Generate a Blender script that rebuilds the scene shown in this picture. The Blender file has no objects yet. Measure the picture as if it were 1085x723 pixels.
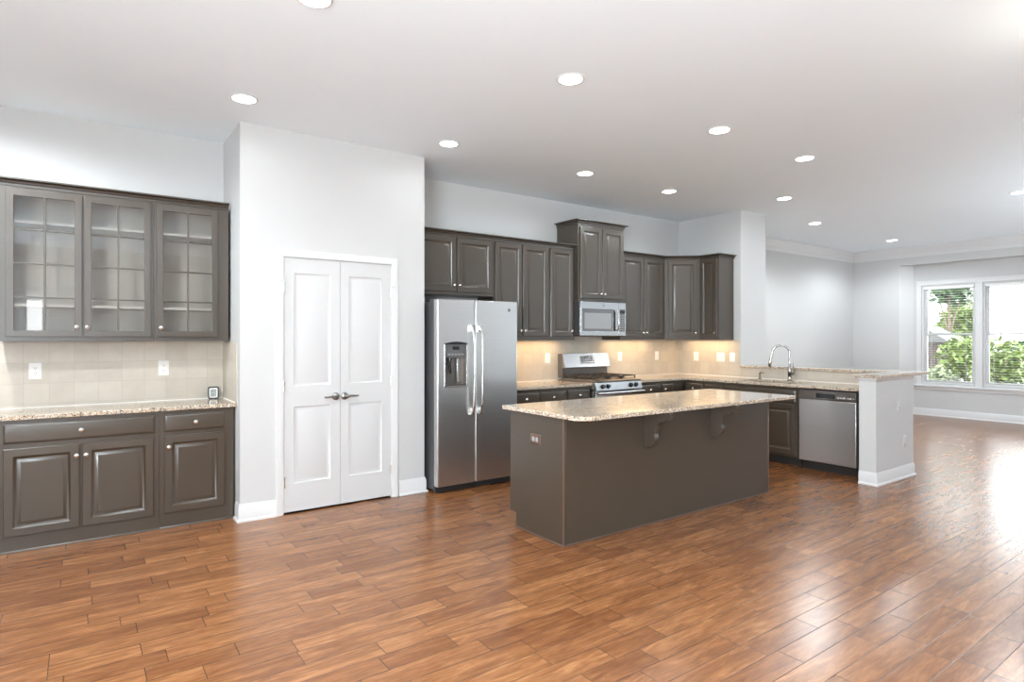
import bpy, bmesh, math, random
from mathutils import Matrix, Vector
from math import radians as R, pi, sin, cos
random.seed(7)
scene = bpy.context.scene
COL = scene.collection

# ------------------------------------------------------------------ camera, light, exposure
H = 3.114                                   # ceiling height
cam_data = bpy.data.cameras.new('camera')
cam = bpy.data.objects.new('camera', cam_data)
COL.objects.link(cam)
cam.location = (0, 0, 1.4304)
cam.rotation_euler = (pi / 2, 0, R(54.258 - 90))
cam_data.sensor_fit = 'HORIZONTAL'
cam_data.sensor_width = 36
cam_data.lens = 637.22 / 1085 * 36
cam_data.shift_y = -3.13 / 1085
cam_data.clip_start = 0.05
scene.camera = cam

SKY = 12.0
CAN_W = 6.0
world = bpy.data.worlds.new('sky')
scene.world = world
world.use_nodes = True
wn = world.node_tree.nodes
wn['Background'].inputs['Color'].default_value = (0.93, 0.965, 1.0, 1)
wn['Background'].inputs['Strength'].default_value = SKY

vs = scene.view_settings
vs.view_transform = 'Standard'
vs.look = 'None'
vs.exposure = 0.27
vs.gamma = 1.0
vs.use_curve_mapping = False
scene.display_settings.display_device = 'sRGB'
cy = scene.cycles
cy.use_denoising = True
cy.use_adaptive_sampling = False
cy.sample_clamp_direct = 12
cy.max_bounces = 10
cy.diffuse_bounces = 6
cy.glossy_bounces = 5
cy.transparent_max_bounces = 12
cy.sample_clamp_indirect = 6
cy.caustics_reflective = False
cy.caustics_refractive = False


def area_light(name, loc, rot, sx, sy, power, color=(1, 1, 1), portal=False):
    d = bpy.data.lights.new(name, 'AREA')
    d.shape = 'RECTANGLE'
    d.size, d.size_y = sx, sy
    d.energy = power
    d.color = color
    o = bpy.data.objects.new(name, d)
    COL.objects.link(o)
    o.location = loc
    o.rotation_euler = rot
    if portal:
        d.cycles.is_portal = True
    return o


# daylight of the windows behind the viewer (rear wall, y = -3.2) and of the far bay
REAR = [(-0.80, -0.52, 0.62, 2.16)]
# added fill light aimed up at the ceiling behind the viewer
area_light('ceiling_bounce_fill', (-0.7, -1.7, 0.6), (pi, 0, 0), 2.4, 2.8, 190, (0.86, 1.0, 1.09))
# added fill light outside a window opening put into the left wall for it
FILL_OPENING = (-1.9, 0.5, 0.9, 2.25)
area_light('left_fill', (-2.12, -0.7, 1.575), (R(90), 0, R(-90)), 2.4, 1.35, 400, (0.87, 0.985, 1.05))
area_light('ceiling_bounce_fill', (9.6, -1.0, 0.7), (pi, 0, 0), 3.2, 2.8, 190, (0.86, 1.0, 1.09))  # second added fill aimed up at the ceiling, off to the right
pl_ = bpy.data.lights.new('dining_pendant_glow', 'POINT')
pl_.energy, pl_.color, pl_.shadow_soft_size = 7, (1.0, 0.94, 0.80), 0.14
po_ = bpy.data.objects.new('dining_pendant_glow', pl_)
COL.objects.link(po_)
po_.location = (4.1, 0.62, 2.80)
# added warm fill strips under the kitchen wall cabinets, brightening the tiles
area_light('under_cabinet_fill', (4.18, 5.50, 1.403), (0, 0, 0), 1.15, 0.24, 5.0, (1.0, 0.69, 0.38))
area_light('under_cabinet_fill', (5.96, 5.50, 1.403), (0, 0, 0), 0.85, 0.24, 3.6, (1.0, 0.69, 0.38))
area_light('under_cabinet_fill', (6.89, 5.12, 1.403), (0, 0, 0), 0.24, 0.7, 2.9, (1.0, 0.69, 0.38))
area_light('bay_daylight', (12.95, 3.74, 1.5), (0, R(90), 0), 1.9, 1.9, 170, (0.97, 0.99, 1.0), portal=True)

# ------------------------------------------------------------------ mesh helpers
MW = {}


def rmat(loc, rz=0):
    return Matrix.Translation(Vector(loc)) @ Matrix.Rotation(rz, 4, 'Z')


class M:
    """collects shapes for ONE mesh object"""
    def __init__(s):
        s.v = []
        s.f = []

    def add(s, vs, fs):
        n = len(s.v)
        s.v += [tuple(p) for p in vs]
        s.f += [tuple(i + n for i in f) for f in fs]
        return s

    def box(s, x0, x1, y0, y1, z0, z1):
        return s.add([(x0, y0, z0), (x1, y0, z0), (x1, y1, z0), (x0, y1, z0), (x0, y0, z1), (x1, y0, z1), (x1, y1, z1), (x0, y1, z1)],
                     [(0, 3, 2, 1), (4, 5, 6, 7), (0, 1, 5, 4), (1, 2, 6, 5), (2, 3, 7, 6), (3, 0, 4, 7)])

    def loops(s, loops, cap0=True, cap1=True):
        n = len(loops[0])
        base = len(s.v)
        for l in loops:
            s.v += [tuple(p) for p in l]
        for i in range(len(loops) - 1):
            for j in range(n):
                k = (j + 1) % n
                a = base + i * n
                b = a + n
                s.f.append((a + j, a + k, b + k, b + j))
        if cap0:
            s.f.append(tuple(base + j for j in reversed(range(n))))
        if cap1:
            a = base + (len(loops) - 1) * n
            s.f.append(tuple(a + j for j in range(n)))
        return s

    def prism(s, pts, axis, a, b):
        """extrude a 2D outline along an axis: 'x' -> (y,z), 'y' -> (x,z), 'z' -> (x,y)"""
        def P(p, t):
            return (t, p[0], p[1]) if axis == 'x' else (p[0], t, p[1]) if axis == 'y' else (p[0], p[1], t)
        return s.loops([[P(p, a) for p in pts], [P(p, b) for p in pts]])

    def tube(s, pts, rads, n=12, squash=None):
        pts = [Vector(p) for p in pts]
        if not hasattr(rads, '__len__'):
            rads = [rads] * len(pts)
        loops = []
        ref = None
        for i, p in enumerate(pts):
            t = (pts[min(i + 1, len(pts) - 1)] - pts[max(i - 1, 0)]).normalized()
            if ref is None:
                ref = Vector((0, 0, 1)) if abs(t.z) < 0.9 else Vector((1, 0, 0))
            u = (ref - t * ref.dot(t)).normalized()
            ref = u
            w = t.cross(u)
            r = rads[i]
            ru, rw = (r, r) if not hasattr(r, '__len__') else r
            loops.append([p + u * (cos(2 * pi * k / n) * ru) + w * (sin(2 * pi * k / n) * rw) for k in range(n)])
        return s.loops(loops)

    def cyl(s, p0, p1, r0, r1=None, n=20):
        return s.tube([p0, p1], [r0, r0 if r1 is None else r1], n)

    def lathe(s, prof, origin, axis, n=20):
        """prof: (radius, distance along axis)"""
        a = Vector(axis).normalized()
        u = Vector((0, 0, 1)) if abs(a.z) < 0.9 else Vector((1, 0, 0))
        u = (u - a * u.dot(a)).normalized()
        w = a.cross(u)
        o = Vector(origin)
        loops = [[o + a * h + u * (cos(2 * pi * k / n) * max(r, 1e-4)) + w * (sin(2 * pi * k / n) * max(r, 1e-4)) for k in range(n)] for r, h in prof]
        return s.loops(loops)

    def sweep(s, path, prof, i0=0, i1=None):
        """profile (out, z) along a 2D path; out is to the right of travel; mitred at the corners of the whole path"""
        i1 = len(path) - 1 if i1 is None else i1
        rings = []
        for i in range(i0, i1 + 1):
            p = Vector(path[i])
            ns = []
            if i > 0:
                d = (p - Vector(path[i - 1])).normalized()
                ns.append(Vector((d.y, -d.x)))
            if i < len(path) - 1:
                d = (Vector(path[i + 1]) - p).normalized()
                ns.append(Vector((d.y, -d.x)))
            n = ns[0] if len(ns) == 1 else (ns[0] + ns[1]).normalized()
            k = 1 / max(0.3, n.dot(ns[0]))
            rings.append([(p.x + n.x * o * k, p.y + n.y * o * k, z) for o, z in prof])
        return s.loops(rings)

    def raised(s, x0, x1, z0, z1, yb, t=0.02, fw=0.055, chain=None):
        """a panel with moulded profile facing -y"""
        ch = chain or [(0, 0), (0, t - .004), (.004, t), (fw - .004, t), (fw + .009, t - .012), (fw + .012, t - .0135), (fw + .016, t - .0135), (fw + .036, t - .0015), (fw + .038, t - .0015)]
        lim = min(x1 - x0, z1 - z0) / 2 - .004
        loops = []
        for i, d in ch:
            i = min(i, lim)
            loops.append([(x0 + i, yb - d, z0 + i), (x1 - i, yb - d, z0 + i), (x1 - i, yb - d, z1 - i), (x0 + i, yb - d, z1 - i)])
        return s.loops(loops)

    def ring(s, x0, x1, z0, z1, holes_x, holes_z, y0, y1):
        """plate facing -y between y0 (front) and y1, with a grid of rectangular holes: holes_x/holes_z = lists of (a,b)"""
        xs = sorted([x0, x1] + [q for h in holes_x for q in h])
        zs = sorted([z0, z1] + [q for h in holes_z for q in h])
        nx, nz = len(xs), len(zs)
        hole = lambda i, j: (i % 2 == 1) and (j % 2 == 1)
        b = len(s.v)
        for y in (y0, y1):
            for z in zs:
                for x in xs:
                    s.v.append((x, y, z))
        I = lambda i, j, k: b + k * nx * nz + j * nx + i
        solid = lambda i, j: 0 <= i < nx - 1 and 0 <= j < nz - 1 and not hole(i, j)
        for j in range(nz - 1):
            for i in range(nx - 1):
                if hole(i, j):
                    continue
                s.f.append((I(i, j, 0), I(i + 1, j, 0), I(i + 1, j + 1, 0), I(i, j + 1, 0)))
                s.f.append((I(i, j, 1), I(i, j + 1, 1), I(i + 1, j + 1, 1), I(i + 1, j, 1)))
                if not solid(i - 1, j):
                    s.f.append((I(i, j, 0), I(i, j + 1, 0), I(i, j + 1, 1), I(i, j, 1)))
                if not solid(i + 1, j):
                    s.f.append((I(i + 1, j, 0), I(i + 1, j, 1), I(i + 1, j + 1, 1), I(i + 1, j + 1, 0)))
                if not solid(i, j - 1):
                    s.f.append((I(i, j, 0), I(i, j, 1), I(i + 1, j, 1), I(i + 1, j, 0)))
                if not solid(i, j + 1):
                    s.f.append((I(i, j + 1, 0), I(i + 1, j + 1, 0), I(i + 1, j + 1, 1), I(i, j + 1, 1)))
        return s

    def xf(s, m, i0=0):
        s.v = s.v[:i0] + [tuple(m @ Vector(p)) for p in s.v[i0:]]
        return s

    def build(s, name, mat, parent=None, bevel=0.0, local=False, seg=2, angle=40):
        me = bpy.data.meshes.new(name)
        vs = s.v
        if parent is not None and not local:
            inv = MW[parent.name].inverted()
            vs = [tuple(inv @ Vector(p)) for p in vs]
        me.from_pydata(vs, [], s.f)
        bm = bmesh.new()
        bm.from_mesh(me)
        bmesh.ops.recalc_face_normals(bm, faces=bm.faces)
        bm.to_mesh(me)
        bm.free()
        me.polygons.foreach_set('use_smooth', [True] * len(me.polygons))
        me.set_sharp_from_angle(angle=R(angle))
        me.materials.append(mat)
        o = bpy.data.objects.new(name, me)
        COL.objects.link(o)
        if parent is not None:
            o.parent = parent
            MW[o.name] = MW[parent.name]
        else:
            MW[o.name] = Matrix.Identity(4)
        if bevel:
            md = o.modifiers.new('edge', 'BEVEL')
            md.width = bevel
            md.segments = seg
            md.limit_method = 'ANGLE'
            md.angle_limit = R(40)
            md.harden_normals = False
        return o


def tag(o, label, cat, group=None, kind=None):
    o['label'] = label
    o['category'] = cat
    if group:
        o['group'] = group
    if kind:
        o['kind'] = kind
    return o


def thing(name, label, cat, loc=(0, 0, 0), rz=0, group=None):
    o = bpy.data.objects.new(name, None)
    COL.objects.link(o)
    o.location = loc
    o.rotation_euler = (0, 0, rz)
    o.empty_display_size = 0.1
    MW[o.name] = rmat(loc, rz)
    return tag(o, label, cat, group)


def struct(m, name, mat, parent=None, bevel=0.0):
    o = m.build(name, mat, parent, bevel)
    if parent is None:
        o['kind'] = 'structure'
    return o


# ------------------------------------------------------------------ materials
MAT = {}


def new_mat(name):
    m = bpy.data.materials.new(name)
    m.use_nodes = True
    nt = m.node_tree
    return m, nt, nt.nodes, nt.links, nt.nodes['Principled BSDF']


def simple(name, col, rough=0.5, metal=0.0, spec=0.5, coat=0.0, noise=0.0, nscale=8.0, bump=0.0, bscale=200.0, emit=None, stretch=None):
    m, nt, N, L, p = new_mat(name)
    p.inputs['Base Color'].default_value = (*col, 1)
    p.inputs['Roughness'].default_value = rough
    p.inputs['Metallic'].default_value = metal
    p.inputs['Specular IOR Level'].default_value = spec
    p.inputs['Coat Weight'].default_value = coat
    p.inputs['Coat Roughness'].default_value = 0.08
    tc = N.new('ShaderNodeTexCoord')
    src = tc.outputs['Object']
    if stretch:
        mp = N.new('ShaderNodeMapping')
        mp.inputs['Scale'].default_value = stretch
        L.new(src, mp.inputs['Vector'])
        src = mp.outputs['Vector']
    if noise:
        t = N.new('ShaderNodeTexNoise')
        t.inputs['Scale'].default_value = nscale
        t.inputs['Detail'].default_value = 4
        L.new(src, t.inputs['Vector'])
        r = N.new('ShaderNodeMapRange')
        r.inputs['To Min'].default_value = 1 - noise
        r.inputs['To Max'].default_value = 1 + noise
        L.new(t.outputs['Fac'], r.inputs['Value'])
        mx = N.new('ShaderNodeVectorMath')
        mx.operation = 'SCALE'
        mx.inputs[0].default_value = col
        L.new(r.outputs['Result'], mx.inputs['Scale'])
        L.new(mx.outputs['Vector'], p.inputs['Base Color'])
    if bump:
        t = N.new('ShaderNodeTexNoise')
        t.inputs['Scale'].default_value = bscale
        t.inputs['Detail'].default_value = 2
        L.new(src, t.inputs['Vector'])
        b = N.new('ShaderNodeBump')
        b.inputs['Strength'].default_value = bump
        b.inputs['Distance'].default_value = 0.002
        L.new(t.outputs['Fac'], b.inputs['Height'])
        L.new(b.outputs['Normal'], p.inputs['Normal'])
    if emit:
        p.inputs['Emission Color'].default_value = (*emit[0], 1)
        p.inputs['Emission Strength'].default_value = emit[1]
    MAT[name] = m
    return m


simple('wall_paint', (0.56, 0.56, 0.555), 0.6, noise=0.01, bump=0.03, bscale=300)
simple('rear_paint', (0.40, 0.39, 0.38), 0.6, noise=0.01)
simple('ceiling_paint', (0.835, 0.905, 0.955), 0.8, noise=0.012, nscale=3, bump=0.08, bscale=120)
simple('trim_paint', (0.68, 0.68, 0.68), 0.35, noise=0.008)
simple('door_paint', (0.585, 0.585, 0.585), 0.38, noise=0.008)
simple('cabinet_paint', (0.054, 0.040, 0.0275), 0.285, spec=0.75, noise=0.10, nscale=5)
simple('cabinet_inside', (0.50, 0.45, 0.40), 0.6, noise=0.03)
simple('shelf_board', (0.62, 0.57, 0.52), 0.5, noise=0.02)
simple('toe_dark', (0.016, 0.014, 0.013), 0.5, noise=0.1)
simple('stainless_broad', (0.66, 0.66, 0.66), 0.36, 1.0, noise=0.05, nscale=3, bump=0.03, bscale=60, stretch=(1, 1, 30))
simple('stainless_range', (0.36, 0.36, 0.36), 0.30, 1.0, noise=0.04, nscale=3, bump=0.025, bscale=60, stretch=(1, 1, 30))
simple('stainless', (0.46, 0.46, 0.46), 0.27, 1.0, noise=0.04, nscale=3, bump=0.025, bscale=60, stretch=(1, 1, 30))
simple('steel_bright', (0.62, 0.62, 0.61), 0.22, 1.0, noise=0.03)
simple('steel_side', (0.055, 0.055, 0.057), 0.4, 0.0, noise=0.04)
simple('steel_dark', (0.22, 0.20, 0.185), 0.32, 0.9, noise=0.05)
simple('nickel', (0.86, 0.83, 0.79), 0.22, 1.0, noise=0.03)
simple('chrome', (0.40, 0.39, 0.375), 0.16, 1.0, noise=0.03)
simple('pewter', (0.30, 0.29, 0.28), 0.28, 1.0, noise=0.05)
simple('black_gloss', (0.012, 0.012, 0.013), 0.12, noise=0.05)
simple('black_matte', (0.02, 0.02, 0.021), 0.5, noise=0.1)
simple('cast_iron', (0.05, 0.035, 0.026), 0.55, noise=0.15, nscale=40)
simple('dark_glass', (0.16, 0.16, 0.165), 0.08, noise=0.02)
simple('mid_glass', (0.32, 0.32, 0.325), 0.1, noise=0.02)
simple('keypad_grey', (0.10, 0.10, 0.10), 0.35, noise=0.05)
simple('button_pale', (0.72, 0.71, 0.68), 0.4, noise=0.02)
simple('plastic_white', (0.86, 0.85, 0.82), 0.35, noise=0.01)
simple('plate_grey', (0.60, 0.60, 0.595), 0.4, noise=0.01)
simple('slot_dark', (0.08, 0.075, 0.07), 0.5, noise=0.05)
simple('bronze_plate', (0.17, 0.105, 0.08), 0.35, 0.4, noise=0.06)
simple('caulk', (0.86, 0.83, 0.78), 0.5, noise=0.02)
simple('lcd', (0.33, 0.37, 0.35), 0.25, noise=0.02)
simple('lamp_lens', (0.9, 0.9, 0.9), 0.5, noise=0.01, emit=((1, 0.97, 0.93), 14.0))
simple('blind_slat', (0.84, 0.84, 0.83), 0.4, noise=0.01)
simple('grass', (0.03, 0.05, 0.012), 0.8, noise=0.3, nscale=6)
simple('bark', (0.10, 0.07, 0.05), 0.8, noise=0.3, nscale=20)
simple('siding_white', (0.80, 0.80, 0.80), 0.5, noise=0.02)
simple('shed_brown', (0.026, 0.015, 0.0125), 0.7, noise=0.15, nscale=9)
simple('roof_grey', (0.05, 0.05, 0.05), 0.8, noise=0.15, nscale=30)
simple('leaf_deep', (0.022, 0.056, 0.012), 0.55, noise=0.35, nscale=7)
simple('leaf_bright', (0.080, 0.118, 0.014), 0.55, noise=0.35, nscale=7)
simple('leaf_pale', (0.11, 0.14, 0.06), 0.55, noise=0.35, nscale=7)


def glass_mat(name, ior=1.5, tint=(0.97, 0.98, 0.975), gain=1.0):
    m = bpy.data.materials.new(name)
    m.use_nodes = True
    nt = m.node_tree
    N, L = nt.nodes, nt.links
    N.remove(N['Principled BSDF'])
    out = N['Material Output']
    fr = N.new('ShaderNodeFresnel')
    fr.inputs['IOR'].default_value = ior
    g = N.new('ShaderNodeBsdfGlossy')
    g.inputs['Roughness'].default_value = 0.02
    t = N.new('ShaderNodeBsdfTransparent')
    t.inputs['Color'].default_value = (*tint, 1)
    mx = N.new('ShaderNodeMixShader')
    mu = N.new('ShaderNodeMath')
    mu.operation = 'MULTIPLY'
    mu.use_clamp = True
    mu.inputs[1].default_value = gain
    L.new(fr.outputs['Fac'], mu.inputs[0])
    L.new(mu.outputs[0], mx.inputs['Fac'])
    L.new(t.outputs[0], mx.inputs[1])
    L.new(g.outputs[0], mx.inputs[2])
    L.new(mx.outputs[0], out.inputs['Surface'])
    MAT[name] = m
    return m


glass_mat('pane_glass')
glass_mat('cabinet_glass', 1.5, (0.95, 0.95, 0.94), 1.0)


def ramp(N, stops, interp='LINEAR'):
    r = N.new('ShaderNodeValToRGB')
    e = r.color_ramp.elements
    while len(e) < len(stops):
        e.new(0.5)
    for i, (p, c) in enumerate(stops):
        e[i].position = p
        e[i].color = (*c, 1)
    r.color_ramp.interpolation = interp
    return r


def math_node(N, L, op, a, b=None, c=None):
    n = N.new('ShaderNodeMath')
    n.operation = op
    for k, x in enumerate((a, b, c)):
        if x is None:
            continue
        if hasattr(x, 'is_linked'):
            L.new(x, n.inputs[k])
        else:
            n.inputs[k].default_value = x
    return n.outputs[0]


def wood_floor():
    m, nt, N, L, p = new_mat('plank_floor')
    W, LEN = 0.127, 1.15
    tc = N.new('ShaderNodeTexCoord')
    sp = N.new('ShaderNodeSeparateXYZ')
    L.new(tc.outputs['Object'], sp.inputs[0])
    x, y = sp.outputs['X'], sp.outputs['Y']
    yr = math_node(N, L, 'DIVIDE', y, W)
    row = math_node(N, L, 'FLOOR', yr)
    fy = math_node(N, L, 'SUBTRACT', yr, row)
    wn1 = N.new('ShaderNodeTexWhiteNoise')
    wn1.noise_dimensions = '1D'
    L.new(row, wn1.inputs['W'])
    off = math_node(N, L, 'MULTIPLY', wn1.outputs['Value'], 7.3)
    xr0 = math_node(N, L, 'DIVIDE', x, LEN)
    xr = math_node(N, L, 'ADD', xr0, off)
    colm = math_node(N, L, 'FLOOR', xr)
    # random split of each cell gives uneven board lengths
    cv = N.new('ShaderNodeCombineXYZ')
    L.new(colm, cv.inputs[0])
    L.new(row, cv.inputs[1])
    wn2 = N.new('ShaderNodeTexWhiteNoise')
    wn2.noise_dimensions = '2D'
    L.new(cv.outputs[0], wn2.inputs['Vector'])
    fx = math_node(N, L, 'SUBTRACT', xr, colm)
    split = math_node(N, L, 'MULTIPLY_ADD', wn2.outputs['Value'], 0.5, 0.25)
    side = math_node(N, L, 'GREATER_THAN', fx, split)
    idx = math_node(N, L, 'MULTIPLY_ADD', side, 0.37, colm)
    cv2 = N.new('ShaderNodeCombineXYZ')
    L.new(idx, cv2.inputs[0])
    L.new(row, cv2.inputs[1])
    wn3 = N.new('ShaderNodeTexWhiteNoise')
    wn3.noise_dimensions = '2D'
    L.new(cv2.outputs[0], wn3.inputs['Vector'])
    # seams
    d1 = math_node(N, L, 'MINIMUM', fy, math_node(N, L, 'SUBTRACT', 1.0, fy))
    d1 = math_node(N, L, 'MULTIPLY', d1, W)
    d2 = math_node(N, L, 'ABSOLUTE', math_node(N, L, 'SUBTRACT', fx, split))
    d3 = math_node(N, L, 'MINIMUM', fx, math_node(N, L, 'SUBTRACT', 1.0, fx))
    d2 = math_node(N, L, 'MULTIPLY', math_node(N, L, 'MINIMUM', d2, d3), LEN)
    dd = math_node(N, L, 'MINIMUM', d1, d2)
    seam = N.new('ShaderNodeMapRange')
    seam.interpolation_type = 'SMOOTHSTEP'
    seam.inputs['From Min'].default_value = 0.0004
    seam.inputs['From Max'].default_value = 0.0027
    L.new(dd, seam.inputs['Value'])
    # grain
    sc = N.new('ShaderNodeVectorMath')
    sc.operation = 'MULTIPLY'
    sc.inputs[1].default_value = (1.0, 7.0, 1.0)
    L.new(tc.outputs['Object'], sc.inputs[0])
    sh = N.new('ShaderNodeVectorMath')
    sh.operation = 'MULTIPLY_ADD'
    sh.inputs[1].default_value = (37.0, 53.0, 11.0)
    L.new(wn3.outputs['Color'], sh.inputs[0])
    L.new(sc.outputs[0], sh.inputs[2])
    g1 = N.new('ShaderNodeTexNoise')
    g1.inputs['Scale'].default_value = 3.2
    g1.inputs['Detail'].default_value = 4
    g1.inputs['Roughness'].default_value = 0.62
    g1.inputs['Distortion'].default_value = 0.9
    L.new(sh.outputs[0], g1.inputs['Vector'])
    g2 = N.new('ShaderNodeTexNoise')
    g2.inputs['Scale'].default_value = 16
    g2.inputs['Detail'].default_value = 3
    L.new(sh.outputs[0], g2.inputs['Vector'])
    base = ramp(N, [(0.0, (0.145, 0.053, 0.018)), (0.35, (0.205, 0.078, 0.027)), (0.65, (0.285, 0.119, 0.043)), (1.0, (0.42, 0.195, 0.078))])
    tone = math_node(N, L, 'MULTIPLY_ADD', wn3.outputs['Value'], 0.36, math_node(N, L, 'MULTIPLY_ADD', g1.outputs['Fac'], 1.7, -0.58))
    tone = math_node(N, L, 'ADD', tone, math_node(N, L, 'MULTIPLY_ADD', g2.outputs['Fac'], 0.60, -0.30))
    L.new(tone, base.inputs[0])
    mx = N.new('ShaderNodeMix')
    mx.data_type = 'RGBA'
    mx.inputs['A'].default_value = (0.055, 0.022, 0.009, 1)
    L.new(seam.outputs[0], mx.inputs['Factor'])
    L.new(base.outputs[0], mx.inputs['B'])
    L.new(mx.outputs['Result'], p.inputs['Base Color'])
    p.inputs['Roughness'].default_value = 0.25
    p.inputs['Specular IOR Level'].default_value = 0.5
    b = N.new('ShaderNodeBump')
    b.inputs['Strength'].default_value = 0.25
    b.inputs['Distance'].default_value = 0.001
    L.new(seam.outputs[0], b.inputs['Height'])
    L.new(b.outputs[0], p.inputs['Normal'])
    MAT['plank_floor'] = m


wood_floor()


def granite():
    m, nt, N, L, p = new_mat('granite')
    tc = N.new('ShaderNodeTexCoord')
    v = N.new('ShaderNodeTexVoronoi')
    v.inputs['Scale'].default_value = 165
    L.new(tc.outputs['Object'], v.inputs['Vector'])
    sp = N.new('ShaderNodeSeparateColor')
    L.new(v.outputs['Color'], sp.inputs[0])
    r = ramp(N, [(0.0, (0.045, 0.038, 0.033)), (0.11, (0.27, 0.22, 0.175)), (0.25, (0.50, 0.385, 0.275)), (0.55, (0.62, 0.485, 0.35)), (0.80, (0.76, 0.71, 0.64))], 'CONSTANT')
    L.new(sp.outputs[0], r.inputs[0])
    n = N.new('ShaderNodeTexNoise')
    n.inputs['Scale'].default_value = 14
    n.inputs['Detail'].default_value = 3
    L.new(tc.outputs['Object'], n.inputs['Vector'])
    mr = N.new('ShaderNodeMapRange')
    mr.inputs['To Min'].default_value = 0.72
    mr.inputs['To Max'].default_value = 1.08
    L.new(n.outputs['Fac'], mr.inputs['Value'])
    s = N.new('ShaderNodeVectorMath')
    s.operation = 'SCALE'
    L.new(r.outputs[0], s.inputs[0])
    L.new(mr.outputs[0], s.inputs['Scale'])
    L.new(s.outputs[0], p.inputs['Base Color'])
    p.inputs['Roughness'].default_value = 0.10
    p.inputs['Specular IOR Level'].default_value = 0.45
    MAT['granite'] = m


granite()


def tile_mat():
    m, nt, N, L, p = new_mat('beige_tile')
    T = 0.1524
    tc = N.new('ShaderNodeTexCoord')
    sp = N.new('ShaderNodeSeparateXYZ')
    L.new(tc.outputs['Object'], sp.inputs[0])
    u = math_node(N, L, 'ADD', sp.outputs['X'], sp.outputs['Y'])
    u = math_node(N, L, 'DIVIDE', math_node(N, L, 'ADD', u, -0.006), T)
    w = math_node(N, L, 'DIVIDE', math_node(N, L, 'ADD', sp.outputs['Z'], -0.0258), T)
    iu, iw = math_node(N, L, 'FLOOR', u), math_node(N, L, 'FLOOR', w)
    fu, fw = math_node(N, L, 'SUBTRACT', u, iu), math_node(N, L, 'SUBTRACT', w, iw)
    e = lambda f: math_node(N, L, 'MINIMUM', f, math_node(N, L, 'SUBTRACT', 1.0, f))
    d = math_node(N, L, 'MULTIPLY', math_node(N, L, 'MINIMUM', e(fu), e(fw)), T)
    g = N.new('ShaderNodeMapRange')
    g.interpolation_type = 'SMOOTHSTEP'
    g.inputs['From Min'].default_value = 0.0008
    g.inputs['From Max'].default_value = 0.0022
    L.new(d, g.inputs['Value'])
    cv = N.new('ShaderNodeCombineXYZ')
    L.new(iu, cv.inputs[0])
    L.new(iw, cv.inputs[1])
    wn_ = N.new('ShaderNodeTexWhiteNoise')
    wn_.noise_dimensions = '2D'
    L.new(cv.outputs[0], wn_.inputs['Vector'])
    n = N.new('ShaderNodeTexNoise')
    n.inputs['Scale'].default_value = 9
    n.inputs['Detail'].default_value = 5
    n.inputs['Roughness'].default_value = 0.6
    L.new(tc.outputs['Object'], n.inputs['Vector'])
    t = math_node(N, L, 'MULTIPLY_ADD', wn_.outputs['Value'], 0.35, math_node(N, L, 'MULTIPLY_ADD', n.outputs['Fac'], 0.9, -0.12))
    r = ramp(N, [(0.0, (0.45, 0.40, 0.335)), (0.5, (0.525, 0.475, 0.40)), (1.0, (0.60, 0.55, 0.475))])
    L.new(t, r.inputs[0])
    mx = N.new('ShaderNodeMix')
    mx.data_type = 'RGBA'
    mx.inputs['A'].default_value = (0.44, 0.395, 0.335, 1)
    L.new(g.outputs[0], mx.inputs['Factor'])
    L.new(r.outputs[0], mx.inputs['B'])
    L.new(mx.outputs['Result'], p.inputs['Base Color'])
    p.inputs['Roughness'].default_value = 0.32
    b = N.new('ShaderNodeBump')
    b.inputs['Strength'].default_value = 0.3
    b.inputs['Distance'].default_value = 0.001
    L.new(g.outputs[0], b.inputs['Height'])
    L.new(b.outputs[0], p.inputs['Normal'])
    MAT['beige_tile'] = m


tile_mat()

# ------------------------------------------------------------------ the room shell
YB = 5.683            # back wall of kitchen and of the left recess
YP = 5.025            # face of the pantry block
PX0, PX1 = 1.0134, 2.610
XR = 7.0626           # kitchen's right wall
XR2 = 7.638
YE = 4.664            # its end
XL, YR, XW, XBAY = -2.0, -3.2, 12.49, 12.715
wp = MAT['wall_paint']
tp = MAT['trim_paint']

struct(M().box(XL - .1, 13.0, YR - .15, 5.9, -0.08, 0), 'floor', MAT['plank_floor'])
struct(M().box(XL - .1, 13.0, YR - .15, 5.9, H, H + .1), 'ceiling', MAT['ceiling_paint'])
struct(M().box(XL - .1, PX0, YB, YB + .12, 0, H), 'wall_left_recess', wp)
struct(M().box(PX1 - .1, XR2, YB, YB + .12, 0, H), 'wall_back', wp)
struct(M().box(XR2, 13.0, 5.74, 5.86, 0, H), 'wall_back_living', wp)
m = M()
a, b, c, d = FILL_OPENING
m.box(XL - .1, XL, YR, a, 0, H)
m.box(XL - .1, XL, b, YB, 0, H)
m.box(XL - .1, XL, a, b, d, H)
m.box(XL - .1, XL, a, b, 0, c)
struct(m, 'wall_left', wp)
w = M()
w.ring(-b - .07, -a + .07, c - .04, d + .07, [(-b, -a)], [(c, d)], -.02, 0)
for i in range(3):
    x0 = -b + (b - a) * i / 3
    x1 = -b + (b - a) * (i + 1) / 3
    w.ring(x0 + .002, x1 - .002, c + .002, d - .002, [(x0 + .05, x1 - .05)], [(c + .06, (c + d) / 2 - .025), ((c + d) / 2 + .025, d - .06)], .03, .07)
w.xf(Matrix.Translation((XL, 0, 0)) @ Matrix.Rotation(R(90), 4, 'Z') @ Matrix.Scale(-1, 4, (1, 0, 0)))
struct(w, 'window_9', tp)  # frame of the unseen left window, added to let fill light in
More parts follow.
